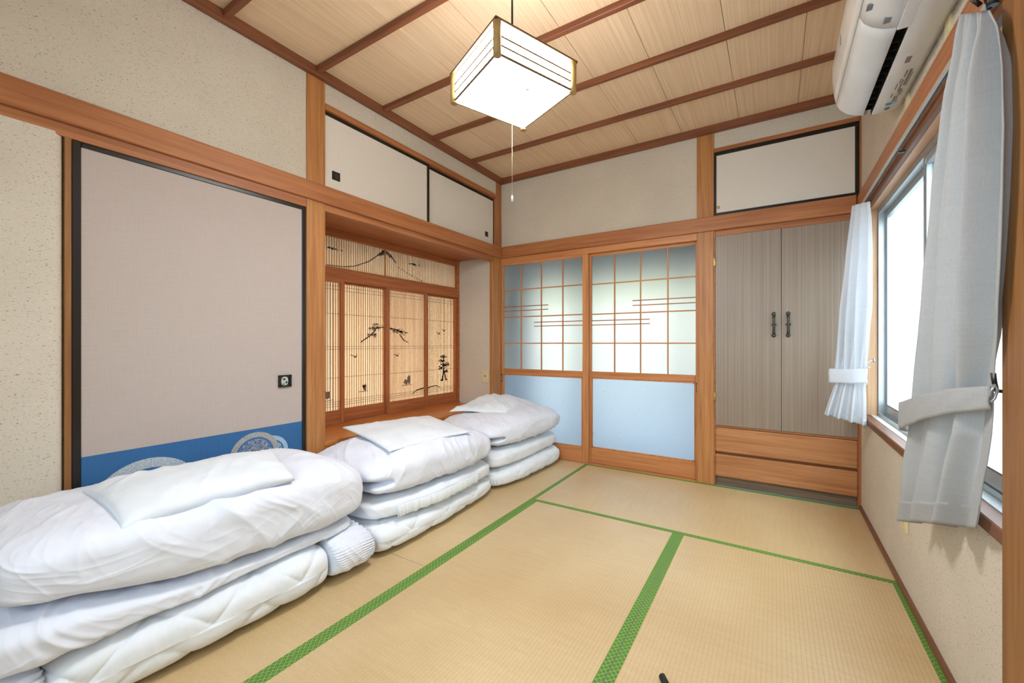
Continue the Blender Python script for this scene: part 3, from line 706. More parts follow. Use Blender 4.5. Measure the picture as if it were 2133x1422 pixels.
box('trim_23', PALEW[2], 2.642, 2.690, -.150, -.120, .584, 1.738, None, 'pale unfinished wooden jamb at the far window side', 'board', kind='structure', bev=.002)
box('trim_24', RAWP[2], 2.612, 2.70, -1.905, -1.795, 0, 2.455, None, 'brown wooden post at the near end of the window', 'post', kind='structure', bev=.008)
box('trim_25', POST[2], 2.606, 2.64, -2.30, -1.907, 0, 2.455, None, 'reddish wooden board right of the near post', 'board', kind='structure', bev=.003)
box('baseboard_right', SILLW[1], 2.628, 2.642, -3.52, -.004, -.001, .022, None, 'thin dark wooden strip at the foot of the right wall', 'baseboard', kind='structure', bev=.001)
w3 = empty('window_3', (2.70, -.97, .584), 'large sliding window with aluminium frame in the right wall', 'window', kind='structure')
box('inner_sill', SILLWH, 2.660, 2.690, -1.795, -.15, .560, .586, w3, bev=.001)
f = MB(); f.box(2.690, 2.750, -1.795, -.15, .560, .590, .001); f.box(2.690, 2.694, -1.795, -.15, .590, .604); f.box(2.716, 2.720, -1.795, -.15, .590, .606); f.box(2.745, 2.750, -1.795, -.15, .590, .606)
f.box(2.690, 2.750, -1.795, -.15, 1.708, 1.738, .001); f.box(2.690, 2.750, -.168, -.148, .59, 1.71, .001); f.box(2.690, 2.750, -1.795, -1.770, .59, 1.71, .001)
f.build('window_frame', ALU, w3)
for (a, b_, x, lab) in ((-.99, -.168, 2.731, None), (-1.770, -.93, 2.705, None)):
    s = MB(); t = .011
    s.box(x-t, x+t, a, a+.030, .606, 1.708, .002); s.box(x-t, x+t, b_-.030, b_, .606, 1.708, .002); s.box(x-t, x+t, a+.03, b_-.03, .606, .652, .002); s.box(x-t, x+t, a+.03, b_-.03, 1.678, 1.708, .002)
    sh = s.build('sash', ALU, w3)
    box('glass_pane', GLASS, x-.002, x+.002, a+.03, b_-.03, .652, 1.678, w3, bev=0)
    g = MB(); g.box(x-t-.001, x-t+.002, a+.028, a+.033, .652, 1.678); g.box(x-t-.001, x-t+.002, b_-.033, b_-.028, .652, 1.678); g.box(x-t-.001, x-t+.002, a+.03, b_-.03, .650, .655); g.build('gasket', ALUD, sh)
# unseen window added behind the camera as a source of fill daylight
wf = MB(); wf.box(-.12, 2.76, -3.64, -3.52, 2.15, 2.52); wf.box(-.12, 2.76, -3.64, -3.52, 0, .80); wf.box(-.12, 1.04, -3.64, -3.52, .8, 2.15); wf.box(2.14, 2.76, -3.64, -3.52, .8, 2.15)
wf.build('wall_front', PLASTER, None, 'plaster wall behind the viewer', 'wall', kind='structure')
w4 = empty('added_window_4', (1.32, -3.58, .80), 'added unseen window behind the viewer for fill daylight', 'window', kind='structure')
f = MB()
for x in (1.06, 1.59, 2.12): f.box(x-.02, x+.02, -3.60, -3.56, .80, 2.15, .002)
f.box(1.04, 2.14, -3.60, -3.56, .80, .84, .002); f.box(1.04, 2.14, -3.60, -3.56, 2.11, 2.15, .002); f.build('window_frame', ALU, w4)
box('glass_pane', GLASS, 1.08, 1.57, -3.582, -3.578, .84, 2.11, w4, bev=0); box('glass_pane', GLASS, 1.61, 2.10, -3.582, -3.578, .84, 2.11, w4, bev=0)

# ------------------------------------------------------------------ what stands outside
box('ground', EXTG, -9, 12, -12, 10, -.45, -.40, None, 'pale paved ground outside', 'ground', kind='structure', bev=0)
nb = empty('neighbour_house', (4.3, 2.0, -.4), 'pale neighbouring house wall seen through the right window', 'house')
box('wall', EXTW, 4.2, 4.5, -5.0, 9.0, -.4, 2.6, nb, bev=0)
box('window_shutter', ALU, 4.17, 4.2, 5.6, 6.6, 1.9, 2.5, nb)
MB().prism([(-.50, 1.80), (-1.05, 1.58), (-1.05, 1.66), (-.50, 1.90)], 1, -2.4, .1).build('eave', EXTD, None, 'small dark eave outside the recess window', 'eave', kind='structure')
bk = empty('veranda', (.9, 1.2, -.4), 'blurred covered veranda behind the frosted glass doors', 'veranda')
MB().prism([(.13, 1.98), (1.25, 1.70), (1.25, 1.76), (.13, 2.06)], 0, -2.5, 2.7).build('eave', EXTD, bk); box('side_wall', EXTG, -.25, -.08, .13, .75, -.4, 1.95, bk, bev=0)
box('post', EXTD, .40, .50, .75, .85, -.4, 1.93, bk, bev=0)
box('post', EXTG, 1.42, 1.50, .9, .98, -.4, 1.93, bk, bev=0)
box('veranda_deck', EXTG, -.6, 2.7, .13, 1.0, -.08, -.04, bk, bev=0)
MB().box(-7, 2.7, 3.4, 4.2, -.4, 2.35, .05).build('hedge', EXTH, None, 'yellow green hedge blurred behind the frosted doors', 'hedge', kind='structure')
box('garden_wall', EXTC, -7, 2.7, 3.0, 3.2, -.4, 1.78, None, 'pale garden wall blurred behind the frosted doors', 'wall', kind='structure', bev=0)
# ------------------------------------------------------------------ pendant lamp
PX, PY = 1.32, -1.76
lp = empty('pendant_lamp', (PX, PY, 1.935), 'square glowing pendant lamp with wooden corner posts hanging from the ceiling', 'lamp')
ROT = R(-23)
def L(x, y, z):
    return (PX+x*math.cos(ROT)-y*math.sin(ROT), PY+x*math.sin(ROT)+y*math.cos(ROT), z)
def lbox(b, x0, x1, y0, y1, z0, z1, bev=.0):
    s = MB(); s.box(x0, x1, y0, y1, z0, z1, bev); bmesh.ops.rotate(s.b, matrix=Matrix.Rotation(ROT, 3, 'Z'), verts=s.b.verts[:]); bmesh.ops.translate(s.b, vec=(PX, PY, 0), verts=s.b.verts[:])
    me = bpy.data.meshes.new('t'); s.b.to_mesh(me); s.b.free(); b.b.from_mesh(me); bpy.data.meshes.remove(me)
H = .166; Z0, Z1 = 1.937, 2.046
b = MB(); lbox(b, -H+.006, H-.006, -H+.006, H-.006, Z0, Z0+.004); b.build('bottom_diffuser', LAMPM, lp)
b = MB()
for a in (0, 1, 2, 3):
    x0, x1, y0, y1 = [(-H+.006, H-.006, -H+.004, -H+.007), (-H+.006, H-.006, H-.007, H-.004), (-H+.004, -H+.007, -H+.006, H-.006), (H-.007, H-.004, -H+.006, H-.006)][a]
    lbox(b, x0, x1, y0, y1, Z0, Z1-.004)
b.build('shade', LAMPS, lp)
b = MB(); lbox(b, -H+.006, H-.006, -H+.006, H-.006, Z1-.003, Z1); b.build('top_diffuser', TOPM, lp)
b = MB(); e = H+.012
lbox(b, -e, e, -e, -e+.012, Z1-.004, Z1+.004, .001); lbox(b, -e, e, e-.012, e, Z1-.004, Z1+.004, .001); lbox(b, -e, -e+.012, -e, e, Z1-.004, Z1+.004, .001); lbox(b, e-.012, e, -e, e, Z1-.004, Z1+.004, .001)
lbox(b, -e, e, -.008, .008, Z1-.002, Z1+.003)
b.build('top_frame', LBROWN, lp)
for i, (sx, sy) in enumerate(((-1, -1), (1, -1), (1, 1), (-1, 1))):
    b = MB(); cx, cy = sx*(H-.001), sy*(H-.001)
    b.cyl(L(cx, cy, Z0-.007), L(cx, cy, Z1-.004), .0135, 14)
    b.build('corner_post', BRASSY, lp)
for z in (Z0+.002, Z0+.032, Z0+.062):
    for a in range(4):
        b = MB(); q = [(-H+.010, H-.010, -H-.002, -H+.003), (-H+.010, H-.010, H-.003, H+.002), (-H-.002, -H+.003, -H+.010, H-.010), (H-.003, H+.002, -H+.010, H-.010)][a]
        lbox(b, *q, z-.003, z+.003); b.build('side_bar', LBROWN, lp)
MB().cyl((PX, PY, Z1), (PX, PY, 2.50), .0042, 10).cyl((PX, PY, Z1-.004), (PX, PY, Z1+.03), .018, 16, .008).cyl((PX, PY, 2.47), (PX, PY, 2.503), .014, 16, .040).build('cord', BLACK, lp)
ps = MB().cyl((PX, PY, 1.556), (PX, PY, Z0), .0008, 6).build('pull_string', CREAM, lp)
MB().cyl((PX, PY, 1.535), (PX, PY, 1.556), .0042, 10, .003).build('pull_bob', PILLOWM, ps)
MB().cyl(L(.075, .02, Z0-.004), L(.075, .02, Z0), .006, 10, .006).build('starter_cap', CREAM, lp)

# ------------------------------------------------------------------ air conditioner
ac = empty('air_conditioner', (2.64, -1.29, 1.93), 'white wall air conditioner high on the right wall', 'air conditioner')
Y0, Y1 = -1.69, -.89
def loft(name, prof, ys, m, parent, shrink=None, closed=True):
    P = np.zeros((len(ys), len(prof), 3))
    for i, y in enumerate(ys):
        for j, (x, z) in enumerate(prof):
            s = shrink(y) if shrink else 0
            P[i, j] = (x + s*(2.64-x)*.12, y, z+(2.06-z)*s*.10)
    me = grid_mesh(name, P, wrap_v=closed)
    bm = bmesh.new(); bm.from_mesh(me); bm.verts.ensure_lookup_table(); n = len(prof)
    if closed:
        bm.faces.new([bm.verts[j] for j in range(n)]); bm.faces.new([bm.verts[(len(ys)-1)*n+j] for j in range(n)][::-1])
    bmesh.ops.recalc_face_normals(bm, faces=bm.faces[:]); bm.to_mesh(me); bm.free()
    for p in me.polygons: p.use_smooth = len(p.vertices) == 4
    o = link(name, me, m, parent); return o
def endr(y):
    d = min(y-Y0, Y1-y); return 0 if d > .03 else (1-math.sqrt(max(0, 1-(1-d/.03)**2)))
ys = [Y0, Y0+.003, Y0+.010, Y0+.02, Y0+.03]+list(np.linspace(Y0+.06, Y1-.06, 12))+[Y1-.03, Y1-.02, Y1-.01, Y1-.003, Y1]
body = [(2.638, 2.215), (2.638, 1.952), (2.614, 1.938), (2.580, 1.934), (2.544, 1.936), (2.540, 1.938), (2.540, 1.985), (2.514, 1.985), (2.514, 1.948), (2.49, 1.957), (2.455, 1.985), (2.432, 2.02), (2.424, 2.06), (2.420, 2.16), (2.430, 2.19), (2.46, 2.208)]
loft('body', body, ys, ACW2, ac, endr)
fp = [(2.4185, 2.012), (2.411, 2.055), (2.406, 2.10), (2.404, 2.15), (2.407, 2.178), (2.418, 2.198), (2.440, 2.211), (2.52, 2.219), (2.638, 2.221), (2.638, 2.214), (2.52, 2.212), (2.442, 2.204), (2.426, 2.190), (2.416, 2.17), (2.413, 2.12), (2.419, 2.06), (2.425, 2.016)]
loft('front_panel', fp, ys, ACW, ac, endr)
lv = [(2.421, 2.008), (2.432, 1.985), (2.452, 1.965), (2.480, 1.950), (2.511, 1.941), (2.513, 1.945), (2.486, 1.954), (2.455, 1.970), (2.436, 1.989), (2.426, 2.010)]
loft('air_flap', lv, list(np.linspace(-1.45, Y1-.04, 12))+[Y1-.03, Y1-.02, Y1-.01, Y1-.003, Y1], ACW2, ac, lambda y: endr(y) if y > -1.2 else 0)
loft('end_cover', lv, list(np.linspace(Y0+.002, -1.453, 6)), ACW2, ac, None)
b = MB(); b.box(2.515, 2.539, -1.445, -.897, 1.978, 1.984); b.box(2.515, 2.5155, -1.445, -.897, 1.949, 1.984); b.box(2.5385, 2.539, -1.445, -.897, 1.940, 1.984)
ao = b.build('air_outlet', ACD, ac)
box('outlet_cover', ACW2, 2.512, 2.541, Y0+.01, -1.446, 1.936, 1.984, ac, bev=.001)
for y in np.linspace(-1.36, -.93, 11): MB().box(2.516, 2.538, y-.001, y+.001, 1.950, 1.98).build('vane', DARKM, ao)
lab = MB()
for (x0, x1, y0, y1) in ((2.598, 2.604, -1.20, -1.10), (2.607, 2.609, -1.18, -1.09), (2.588, 2.592, -1.20, -1.16), (2.583, 2.586, -1.15, -1.12), (2.578, 2.581, -1.12, -1.08), (2.590, 2.593, -1.14, -1.06), (2.596, 2.599, -1.08, -1.04), (2.602, 2.604, -1.07, -1.03), (2.576, 2.580, -1.055, -1.025), (2.588, 2.592, -1.03, -.99), (2.596, 2.599, -1.03, -.99)):
    lab.box(x0, x1, y0, y1, 1.9333, 1.9346)
lab.build('text_lines', ACG, ac, 'grey printed text lines')
box('sticker', ACG, 2.570, 2.584, -1.285, -1.250, 1.9335, 1.9348, ac, 'grey square print', bev=0)
box('sticker', ACB, 2.572, 2.590, -.985, -.968, 1.9334, 1.9348, ac, 'blue sticker', bev=0)
box('sticker', ACB2, 2.590, 2.606, -.99, -.968, 1.9343, 1.9362, ac, 'pale blue sticker', bev=0)
n = 16; MB().prism([(2.583+.009*math.cos(2*math.pi*i/n), -.940+.012*math.sin(2*math.pi*i/n)) for i in range(n)], 2, 1.9335, 1.9347).build('sticker', ACG, ac, 'round grey emblem')
for (x, z, y) in ((2.436, 1.978, -1.53), (2.482, 1.949, -1.49)):
    MB().box(x-.009, x+.009, y-.012, y+.012, z-.0025, z+.004, .001).build('sensor_window', ACG, ac)
MB().prism([(-1.198, 2.118), (-1.185, 2.098), (-1.172, 2.118), (-1.185, 2.140)], 0, 2.4035, 2.407).build('emblem', ACG, ac, 'small grey diamond emblem')
for y in (-.985, -1.41):
    b = MB(); b.box(2.632, 2.6405, y-.020, y+.020, 1.868, 1.955, .001); b.cyl((2.6325, y, 1.892), (2.631, y, 1.892), .004)
    props(b.build('mounting_batten', CREAM), 'cream mounting batten under the air conditioner, %s' % ('nearer the wardrobe' if y > -1.2 else 'nearer the grey curtain'), 'batten', 'battens under the air conditioner')

# ------------------------------------------------------------------ curtain rail and curtains
cr = empty('curtain_rail', (2.60, -.9, 1.72), 'chrome curtain rail along the dark strip above the window', 'curtain rail')
MB().box(2.592, 2.604, -1.79, -.12, 1.722, 1.742, .003, seg=2).build('rail', STEEL, cr)
MB().box(2.595, 2.601, -1.79, -.12, 1.7185, 1.7225).build('rail_slot', ACD, cr)
for y in (-.30, -.95, -1.60): MB().box(2.598, 2.640, y-.008, y+.008, 1.742, 1.748, .001).build('bracket', DARKM, cr)
b = MB(); b.tube([(2.600, -1.78, 1.735), (2.590, -1.80, 1.74), (2.585, -1.806, 1.752), (2.592, -1.81, 1.765)], .006, 8); b.cyl((2.60, -1.795, 1.72), (2.600, -1.795, 1.75), .010); b.cyl((2.585, -1.785, 1.735), (2.57, -1.79, 1.752), .0045)
b.build('rail_end', DARKM, cr)
def curtain(name, rows, folds, amp, label, m=CURT, hem=.04, phase=0.0, nz=130, ns=190, header=.07, valleys=()):
    rows = sorted(rows, key=lambda r: -r[0]); R_ = np.array(rows); zt, zb = R_[0, 0], R_[-1, 0]
    tt = np.linspace(0, 1, nz)
    key = np.linspace(0, 1, len(rows)) if False else (zt-R_[:, 0])/(zt-zb)
    g = lambda c: np.interp(tt, key, R_[:, c])
    s = np.linspace(0, 1, ns)
    Lx, Ly, Lz, Rx, Ry, Rz, A = (g(c) for c in (1, 2, 3, 4, 5, 6, 7))
    P = np.zeros((nz, ns, 3))
    P[..., 0] = Lx[:, None]*(1-s)+Rx[:, None]*s; P[..., 1] = Ly[:, None]*(1-s)+Ry[:, None]*s; P[..., 2] = Lz[:, None]*(1-s)+Rz[:, None]*s
    d = np.stack([Rx-Lx, Ry-Ly], -1); d /= np.linalg.norm(d, axis=1, keepdims=True); nrm = np.stack([d[:, 1], -d[:, 0]], -1)
    if nrm[len(nrm)//2, 0] > 0: nrm = -nrm
    ph = s[None]*folds*2*math.pi+phase+.5*np.sin(s*5+phase)[None]+.25*np.sin(tt*6)[:, None]
    w = np.sin(ph)+.32*np.sin(2.1*ph+1.1+tt[:, None]*2)
    # pinch pleats at the heading
    hd = np.clip((header-(tt*(zt-zb)))/header, 0, 1)[:, None]
    w = w*(1-.55*hd)+.8*hd*np.abs(np.sin(ph*1.5))
    env = np.minimum(1, np.minimum(s+.04, (1-s)*.8)*7)[None]*.92+.08
    off = (w*A[:, None]*env)
    for (vs, vd, vw) in valleys: off = off-(vd*np.minimum(1, tt*9+.25))[:, None]*np.exp(-((s[None]-vs-.02*np.sin(tt*5)[:, None])/vw)**2)+(.5*vd*np.minimum(1, tt*9))[:, None]*np.exp(-((s[None]-vs+vw*2.2)/(vw*1.5))**2)
    sm = vnoise(np.stack([P[..., 1]*22, P[..., 2]*5, P[..., 0]*6], -1))*.0035
    P[..., 0] += nrm[:, None, 0]*(off+sm); P[..., 1] += nrm[:, None, 1]*(off+sm)
    P[..., 0] = np.minimum(P[..., 0], 2.632)
    me = grid_mesh(name, P); o = link(name, me, m); props(o, label, 'curtain')
    so = o.modifiers.new('thickness', 'SOLIDIFY'); so.thickness = .0022; so.offset = 0
    # hem allowance, a second layer along the bottom edge
    nh = max(3, int(hem/((zt-zb)/nz))); Q = P[-nh:].copy(); Q[..., 0] += nrm[-nh:, None, 0]*.0028; Q[..., 1] += nrm[-nh:, None, 1]*.0028; Q[..., 2] -= .0005
    hm = link('hem', grid_mesh('hem', Q), m, o); so = hm.modifiers.new('thickness', 'SOLIDIFY'); so.thickness = .0018
    return o, P
# rows: z key, left x y z, right x y z, fold depth
near_rows = [
 (1.76, 2.572, -1.735, 1.757, 2.592, -1.815, 1.700, .010),
 (1.72, 2.568, -1.715, 1.717, 2.592, -1.845, 1.650, .014),
 (1.62, 2.565, -1.660, 1.621, 2.590, -1.868, 1.55, .020),
 (1.50, 2.565, -1.612, 1.509, 2.590, -1.876, 1.424, .022),
 (1.40, 2.565, -1.565, 1.399, 2.590, -1.869, 1.295, .022),
 (1.19, 2.565, -1.497, 1.189, 2.592, -1.852, 1.142, .022),
 (1.01, 2.565, -1.452, 1.010, 2.596, -1.825, 1.004, .020),
 (.82, 2.562, -1.392, .820, 2.602, -1.792, .900, .014),
 (.76, 2.560, -1.372, .750, 2.604, -1.785, .840, .013),
 (.70, 2.560, -1.362, .705, 2.600, -1.788, .790, .015),
 (.60, 2.560, -1.318, .600, 2.598, -1.775, .725, .019),
 (.50, 2.560, -1.292, .510, 2.596, -1.752, .655, .022),
 (.38, 2.560, -1.245, .385, 2.594, -1.722, .560, .024)]
nc, NP = curtain('curtain', near_rows, 2.5, 1.45, 'large grey curtain hanging beside the near window post', phase=2.2, hem=.085, valleys=((.60, .030, .035), (.28, .016, .03), (.86, .018, .03)))
far_rows = [
 (1.735, 2.560, -.300, 1.735, 2.606, -.47, 1.700, .010),
 (1.64, 2.548, -.305, 1.636, 2.606, -.500, 1.60, .014),
 (1.48, 2.533, -.305, 1.484, 2.606, -.530, 1.44, .018),
 (1.20, 2.510, -.305, 1.207, 2.606, -.505, 1.16, .020),
 (1.02, 2.492, -.305, 1.025, 2.606, -.440, .99, .018),
 (.85, 2.478, -.305, .847, 2.608, -.365, .83, .012),
 (.77, 2.482, -.305, .771, 2.610, -.330, .76, .012),
 (.70, 2.458, -.305, .69, 2.612, -.335, .68, .018),
 (.57, 2.432, -.305, .592, 2.614, -.325, .548, .022)]
fc, FP = curtain('curtain', far_rows, 3.5, 1.0, 'smaller corner curtain beside the wardrobe, cloth painted brighter as if backlit', phase=.3, hem=.05, m=CURT2)
def tieback(parent, pts_top, h0, h1, name='tieback', m=CURT):
    """pts_top: path of the band's upper edge; h0..h1 band width from start to end"""
    n = 60; T = np.array(pts_top); u = np.linspace(0, 1, len(T)); t = np.linspace(0, 1, n)
    C = np.stack([np.interp(t, u, T[:, i]) for i in range(3)], -1)
    for _ in range(6): C[1:-1] = (C[:-2]+2*C[1:-1]+C[2:])/4
    hh = h0+(h1-h0)*t; nv = 9; P = np.zeros((n, nv, 3))
    for j in range(nv):
        f = j/(nv-1); P[:, j] = C; P[:, j, 2] -= hh*f; P[:, j, 0] -= .003*math.sin(f*math.pi)+.0012*np.sin(t*40+j)
    o = link(name, grid_mesh(name, P), m, parent); so = o.modifiers.new('thickness', 'SOLIDIFY'); so.thickness = .003; so.offset = 0
    return o
tb = tieback(nc, [(2.622, -1.40, .795), (2.575, -1.352, .800), (2.532, -1.362, .800), (2.532, -1.46, .820), (2.536, -1.60, .855), (2.556, -1.72, .882), (2.596, -1.800, .897)], .104, .050)
MB().tube([(2.596, -1.800, .872), (2.594, -1.806, .885), (2.600, -1.806, .900), (2.606, -1.800, .888), (2.602, -1.798, .870), (2.596, -1.800, .862)], .0028, 8).build('ring', ALU, tb)
hk = MB(); hk.box(2.64, 2.665, -1.7955, -1.790, .86, .92, .002); hk.tube([(2.652, -1.792, .888), (2.630, -1.780, .884), (2.610, -1.785, .886), (2.604, -1.792, .905), (2.602, -1.793, .925)], .0045, 8)
props(hk.build('tassel_hook', DARKM), 'dark metal hook holding the large grey curtain tieback', 'hook')
tb2 = tieback(fc, [(2.622, -.30, .845), (2.54, -.272, .848), (2.462, -.288, .848), (2.452, -.318, .848), (2.50, -.345, .85), (2.560, -.375, .852), (2.612, -.378, .858)], .078, .075, m=CURT2)
hk = MB(); hk.tube([(2.645, -.362, .90), (2.620, -.366, .895), (2.606, -.375, .880), (2.610, -.380, .862), (2.622, -.378, .866)], .0035, 8); hk.cyl((2.640, -.362, .90), (2.636, -.362, .90), .011, 12)
props(hk.build('tassel_hook', ALU), 'small metal hook beside the smaller corner curtain', 'hook')

# ------------------------------------------------------------------ sockets
so_ = empty('wall_socket', (2.64, -.945, .25), 'cream wall socket under the window, half behind the large curtain', 'socket')
MB().box(2.632, 2.6405, -.985, -.905, .250, .370, .004, seg=2).build('cover_plate', CREAM, so_)
MB().box(2.630, 2.634, -.968, -.922, .270, .350, .002).build('outlet', CREAM, so_)
for z in (.290, .330):
    for y in (-.952, -.938): MB().box(2.6293, 2.6305, y-.001, y+.001, z-.006, z+.006).build('slot', ACD, so_)
sw = empty('wall_switch', (-.086, -.12, .63), 'cream outlet plate on the recess side wall above the far bedding', 'socket')
MB().box(-.121, -.052, -.1275, -.1195, .628, .746, .004, seg=2).build('cover_plate', CREAM, sw)
MB().box(-.104, -.069, -.1290, -.1265, .650, .724, .002).build('outlet', CREAM, sw)
MB().box(-.096, -.078, -.1298, -.1285, .686, .694).build('slot', ACD, sw)
MB().cyl((1.925, -1.862, .006), (1.905, -1.835, .006), .010, 12).build('tripod_foot', RUBBER, None, 'tiny black rubber foot at the bottom edge of the middle mats', 'tripod foot')

# ------------------------------------------------------------------ bedding
def quilt(cell, depth, y0):
    def f(P, N, u, th):
        arc = np.zeros(P.shape[:2]); d = np.linalg.norm(np.diff(P, axis=1), axis=-1); arc[:, 1:] = np.cumsum(d, 1)
        a = (P[..., 1]-y0+arc)/cell; b = (P[..., 1]-y0-arc)/cell
        da = np.abs(a-np.round(a))*cell; db = np.abs(b-np.round(b))*cell; dm = np.minimum(da, db)*.707
        puck = .25*np.sin((P[..., 1]-arc)*240)*np.exp(-dm/.02)*depth*.35
        return -depth*np.exp(-(dm/.011)**1.2)+puck+.4*depth*np.minimum(dm/.06, 1)
    return f
def elastic(y0, y1, amp=.006, n=46):
    def f(P, N, u, th):
        y = P[..., 1]; e = np.exp(-((y-y0)/.045)**2)*.7+np.exp(-((y1-y)/.075)**2)
        w = np.clip(np.minimum((y-y0)/.012, (y1-y)/.012), 0, 1)
        ph = th*n+3.5*vnoise(P*7)+6*vnoise(P*2.5)
        mid = y0+(y1-y0)*.42
        return w*e*(amp*np.sin(ph)+amp*.4*np.sin(ph*2.3))+w*.004-.006*np.exp(-((y-y0)/.007)**2)-.004*np.exp(-((y-mid-.03*np.sin(P[..., 2]*14))/.006)**2)
    return f
def const(v): return [(0, v), (1, v)]
# nearest stack
soft('futon_mattress', SHEETW, -2.80, -2.06, const(.02), [(0, .635), (.5, .66), (.85, .66), (1, .65)], const(0), [(0, .185), (.5, .187), (1, .182)],
     'quilted white mattress at the bottom of the nearest stack', 'mattress', p=14, q=3.6, pz=9, nu=300, nv=300, wr=(.0016, 6), fold=quilt(.27, .0075, -3.0), floor=.002)
fs = soft('fitted_sheet', SHEET, -2.066, -1.845, const(.02), [(0, .668), (.5, .675), (1, .655)], const(0), [(0, .195), (.5, .197), (1, .17)],
     'gathered elastic sheet bunched at the end of the nearest mattress', 'sheet', p=7, q=2.8, pz=4.0, nu=130, nv=460, wr=(.004, 6), fold=elastic(-2.06, -1.86, .0035, 62), floor=.002)
soft('fitted_sheet', SHEET, -3.02, -2.792, const(.02), const(.655), const(0), const(.195),
     'gathered elastic sheet at the near end of the nearest mattress', 'sheet', p=7, q=3, pz=4.0, nu=110, nv=300, wr=(.004, 6), fold=elastic(-3.01, -2.79, .0035, 50), floor=.002)
soft('folded_quilt', SHEET, -2.90, -1.92, const(.04), [(0, .655), (.3, .635), (1, .60)], const(.181), [(0, .325), (.16, .312), (.35, .262), (.6, .238), (1, .232)],
     'thin white quilt folded between nearest mattress and duvet', 'quilt', p=12, q=3.0, qb=6, pz=8, wr=(.0075, 6.5), seed=3, rot=.7, nv=200, nu=260)
def dentA(P, N, u, th):
    top = np.clip((P[..., 2]-.38)/.08, 0, 1)
    y, x = P[..., 1], P[..., 0]
    g = np.exp(-(((y+2.38)/.30)**4+((x-.38)/.22)**4)); P[..., 2] -= .034*g*top
    rim = np.exp(-(((x-.10)/.08)**2))*np.exp(-((y+2.15)/.35)**4); P[..., 2] += .012*rim*top
    return P
soft('duvet', SHEET, -2.875, -1.862, const(.02), [(0, .62), (.4, .650), (.8, .645), (1, .60)], [(0, .320), (.16, .305), (.35, .256), (.6, .230), (1, .226)], [(0, .49), (.3, .505), (.6, .505), (.85, .49), (1, .46)],
     'thick white duvet folded on the nearest bedding stack', 'duvet', p=12, q=3.2, qb=5.5, pz=6.5, nu=420, nv=300, wr=(.0075, 5.6), extra=dentA, seed=1.7, rot=.5)
def pillow(name, corners, T, label, sag=None, seed=0, n=90, plump=.5, wrinkle=.004, zlow=.12):
    """corners: back-left, front-left, front-right, back-right (x,y,z of the lower face)"""
    C = np.array(corners, float); a = np.linspace(0, 1, n)
    def side(sgn):
        U, V = np.meshgrid(a, a, indexing='ij')    # U left->right, V back->front
        # concave outline
        cu = U+(.5-U)*.045*(4*V*(1-V)); cv = V+(.5-V)*.055*(4*U*(1-U))
        P = ((1-cu)*(1-cv))[..., None]*C[0]+((1-cu)*cv)[..., None]*C[1]+(cu*cv)[..., None]*C[2]+(cu*(1-cv))[..., None]*C[3]
        t = (4*U*(1-U)*4*V*(1-V))**plump
        k = T*t if sgn > 0 else -T*zlow*t
        P[..., 2] += k+T*.02
        d = wrinkle*(ridged(np.stack([P[..., 1]*7+P[..., 0]*5+seed, P[..., 0]*4-P[..., 1]*2, P[..., 0]*0+seed], -1))**2+.5*ridged(np.stack([P[..., 1]*17+P[..., 0]*9+seed, P[..., 0]*9, P[..., 0]*0+seed], -1))+.6*vnoise(P*9+seed))*np.minimum(1, t*2)
        if sgn > 0: P[..., 2] += d
        if sag is not None: P = sag(P, U, V)
        return P
    A, B = side(1), side(-1)
    ea = A.copy(); me_v = np.concatenate([A.reshape(-1, 3), B.reshape(-1, 3)])
    idx = np.arange(n*n).reshape(n, n); q = np.stack([idx[:-1, :-1], idx[1:, :-1], idx[1:, 1:], idx[:-1, 1:]], -1).reshape(-1, 4)
    q2 = (q[:, ::-1]+n*n)
    # close the rim
    ring = np.concatenate([idx[0, :], idx[1:, -1], idx[-1, -2::-1], idx[-2:0:-1, 0]]); r2 = np.roll(ring, -1)
    q3 = np.stack([ring, r2, r2+n*n, ring+n*n], -1)
    me = bpy.data.meshes.new(name); me.from_pydata(me_v.tolist(), [], np.concatenate([q, q2, q3]).tolist())
    me.polygons.foreach_set('use_smooth', [True]*len(me.polygons)); me.update()
    bm = bmesh.new(); bm.from_mesh(me); bmesh.ops.recalc_face_normals(bm, faces=bm.faces[:]); bm.to_mesh(me); bm.free()
    return link(name, me, PILLOWM, None, label, 'pillow')
pillow('pillow', [(.17, -2.655, .478), (.60, -2.66, .456), (.612, -2.19, .466), (.22, -2.07, .480)], .068, 'plump white pillow on the nearest duvet', seed=2, plump=.27, wrinkle=.006)
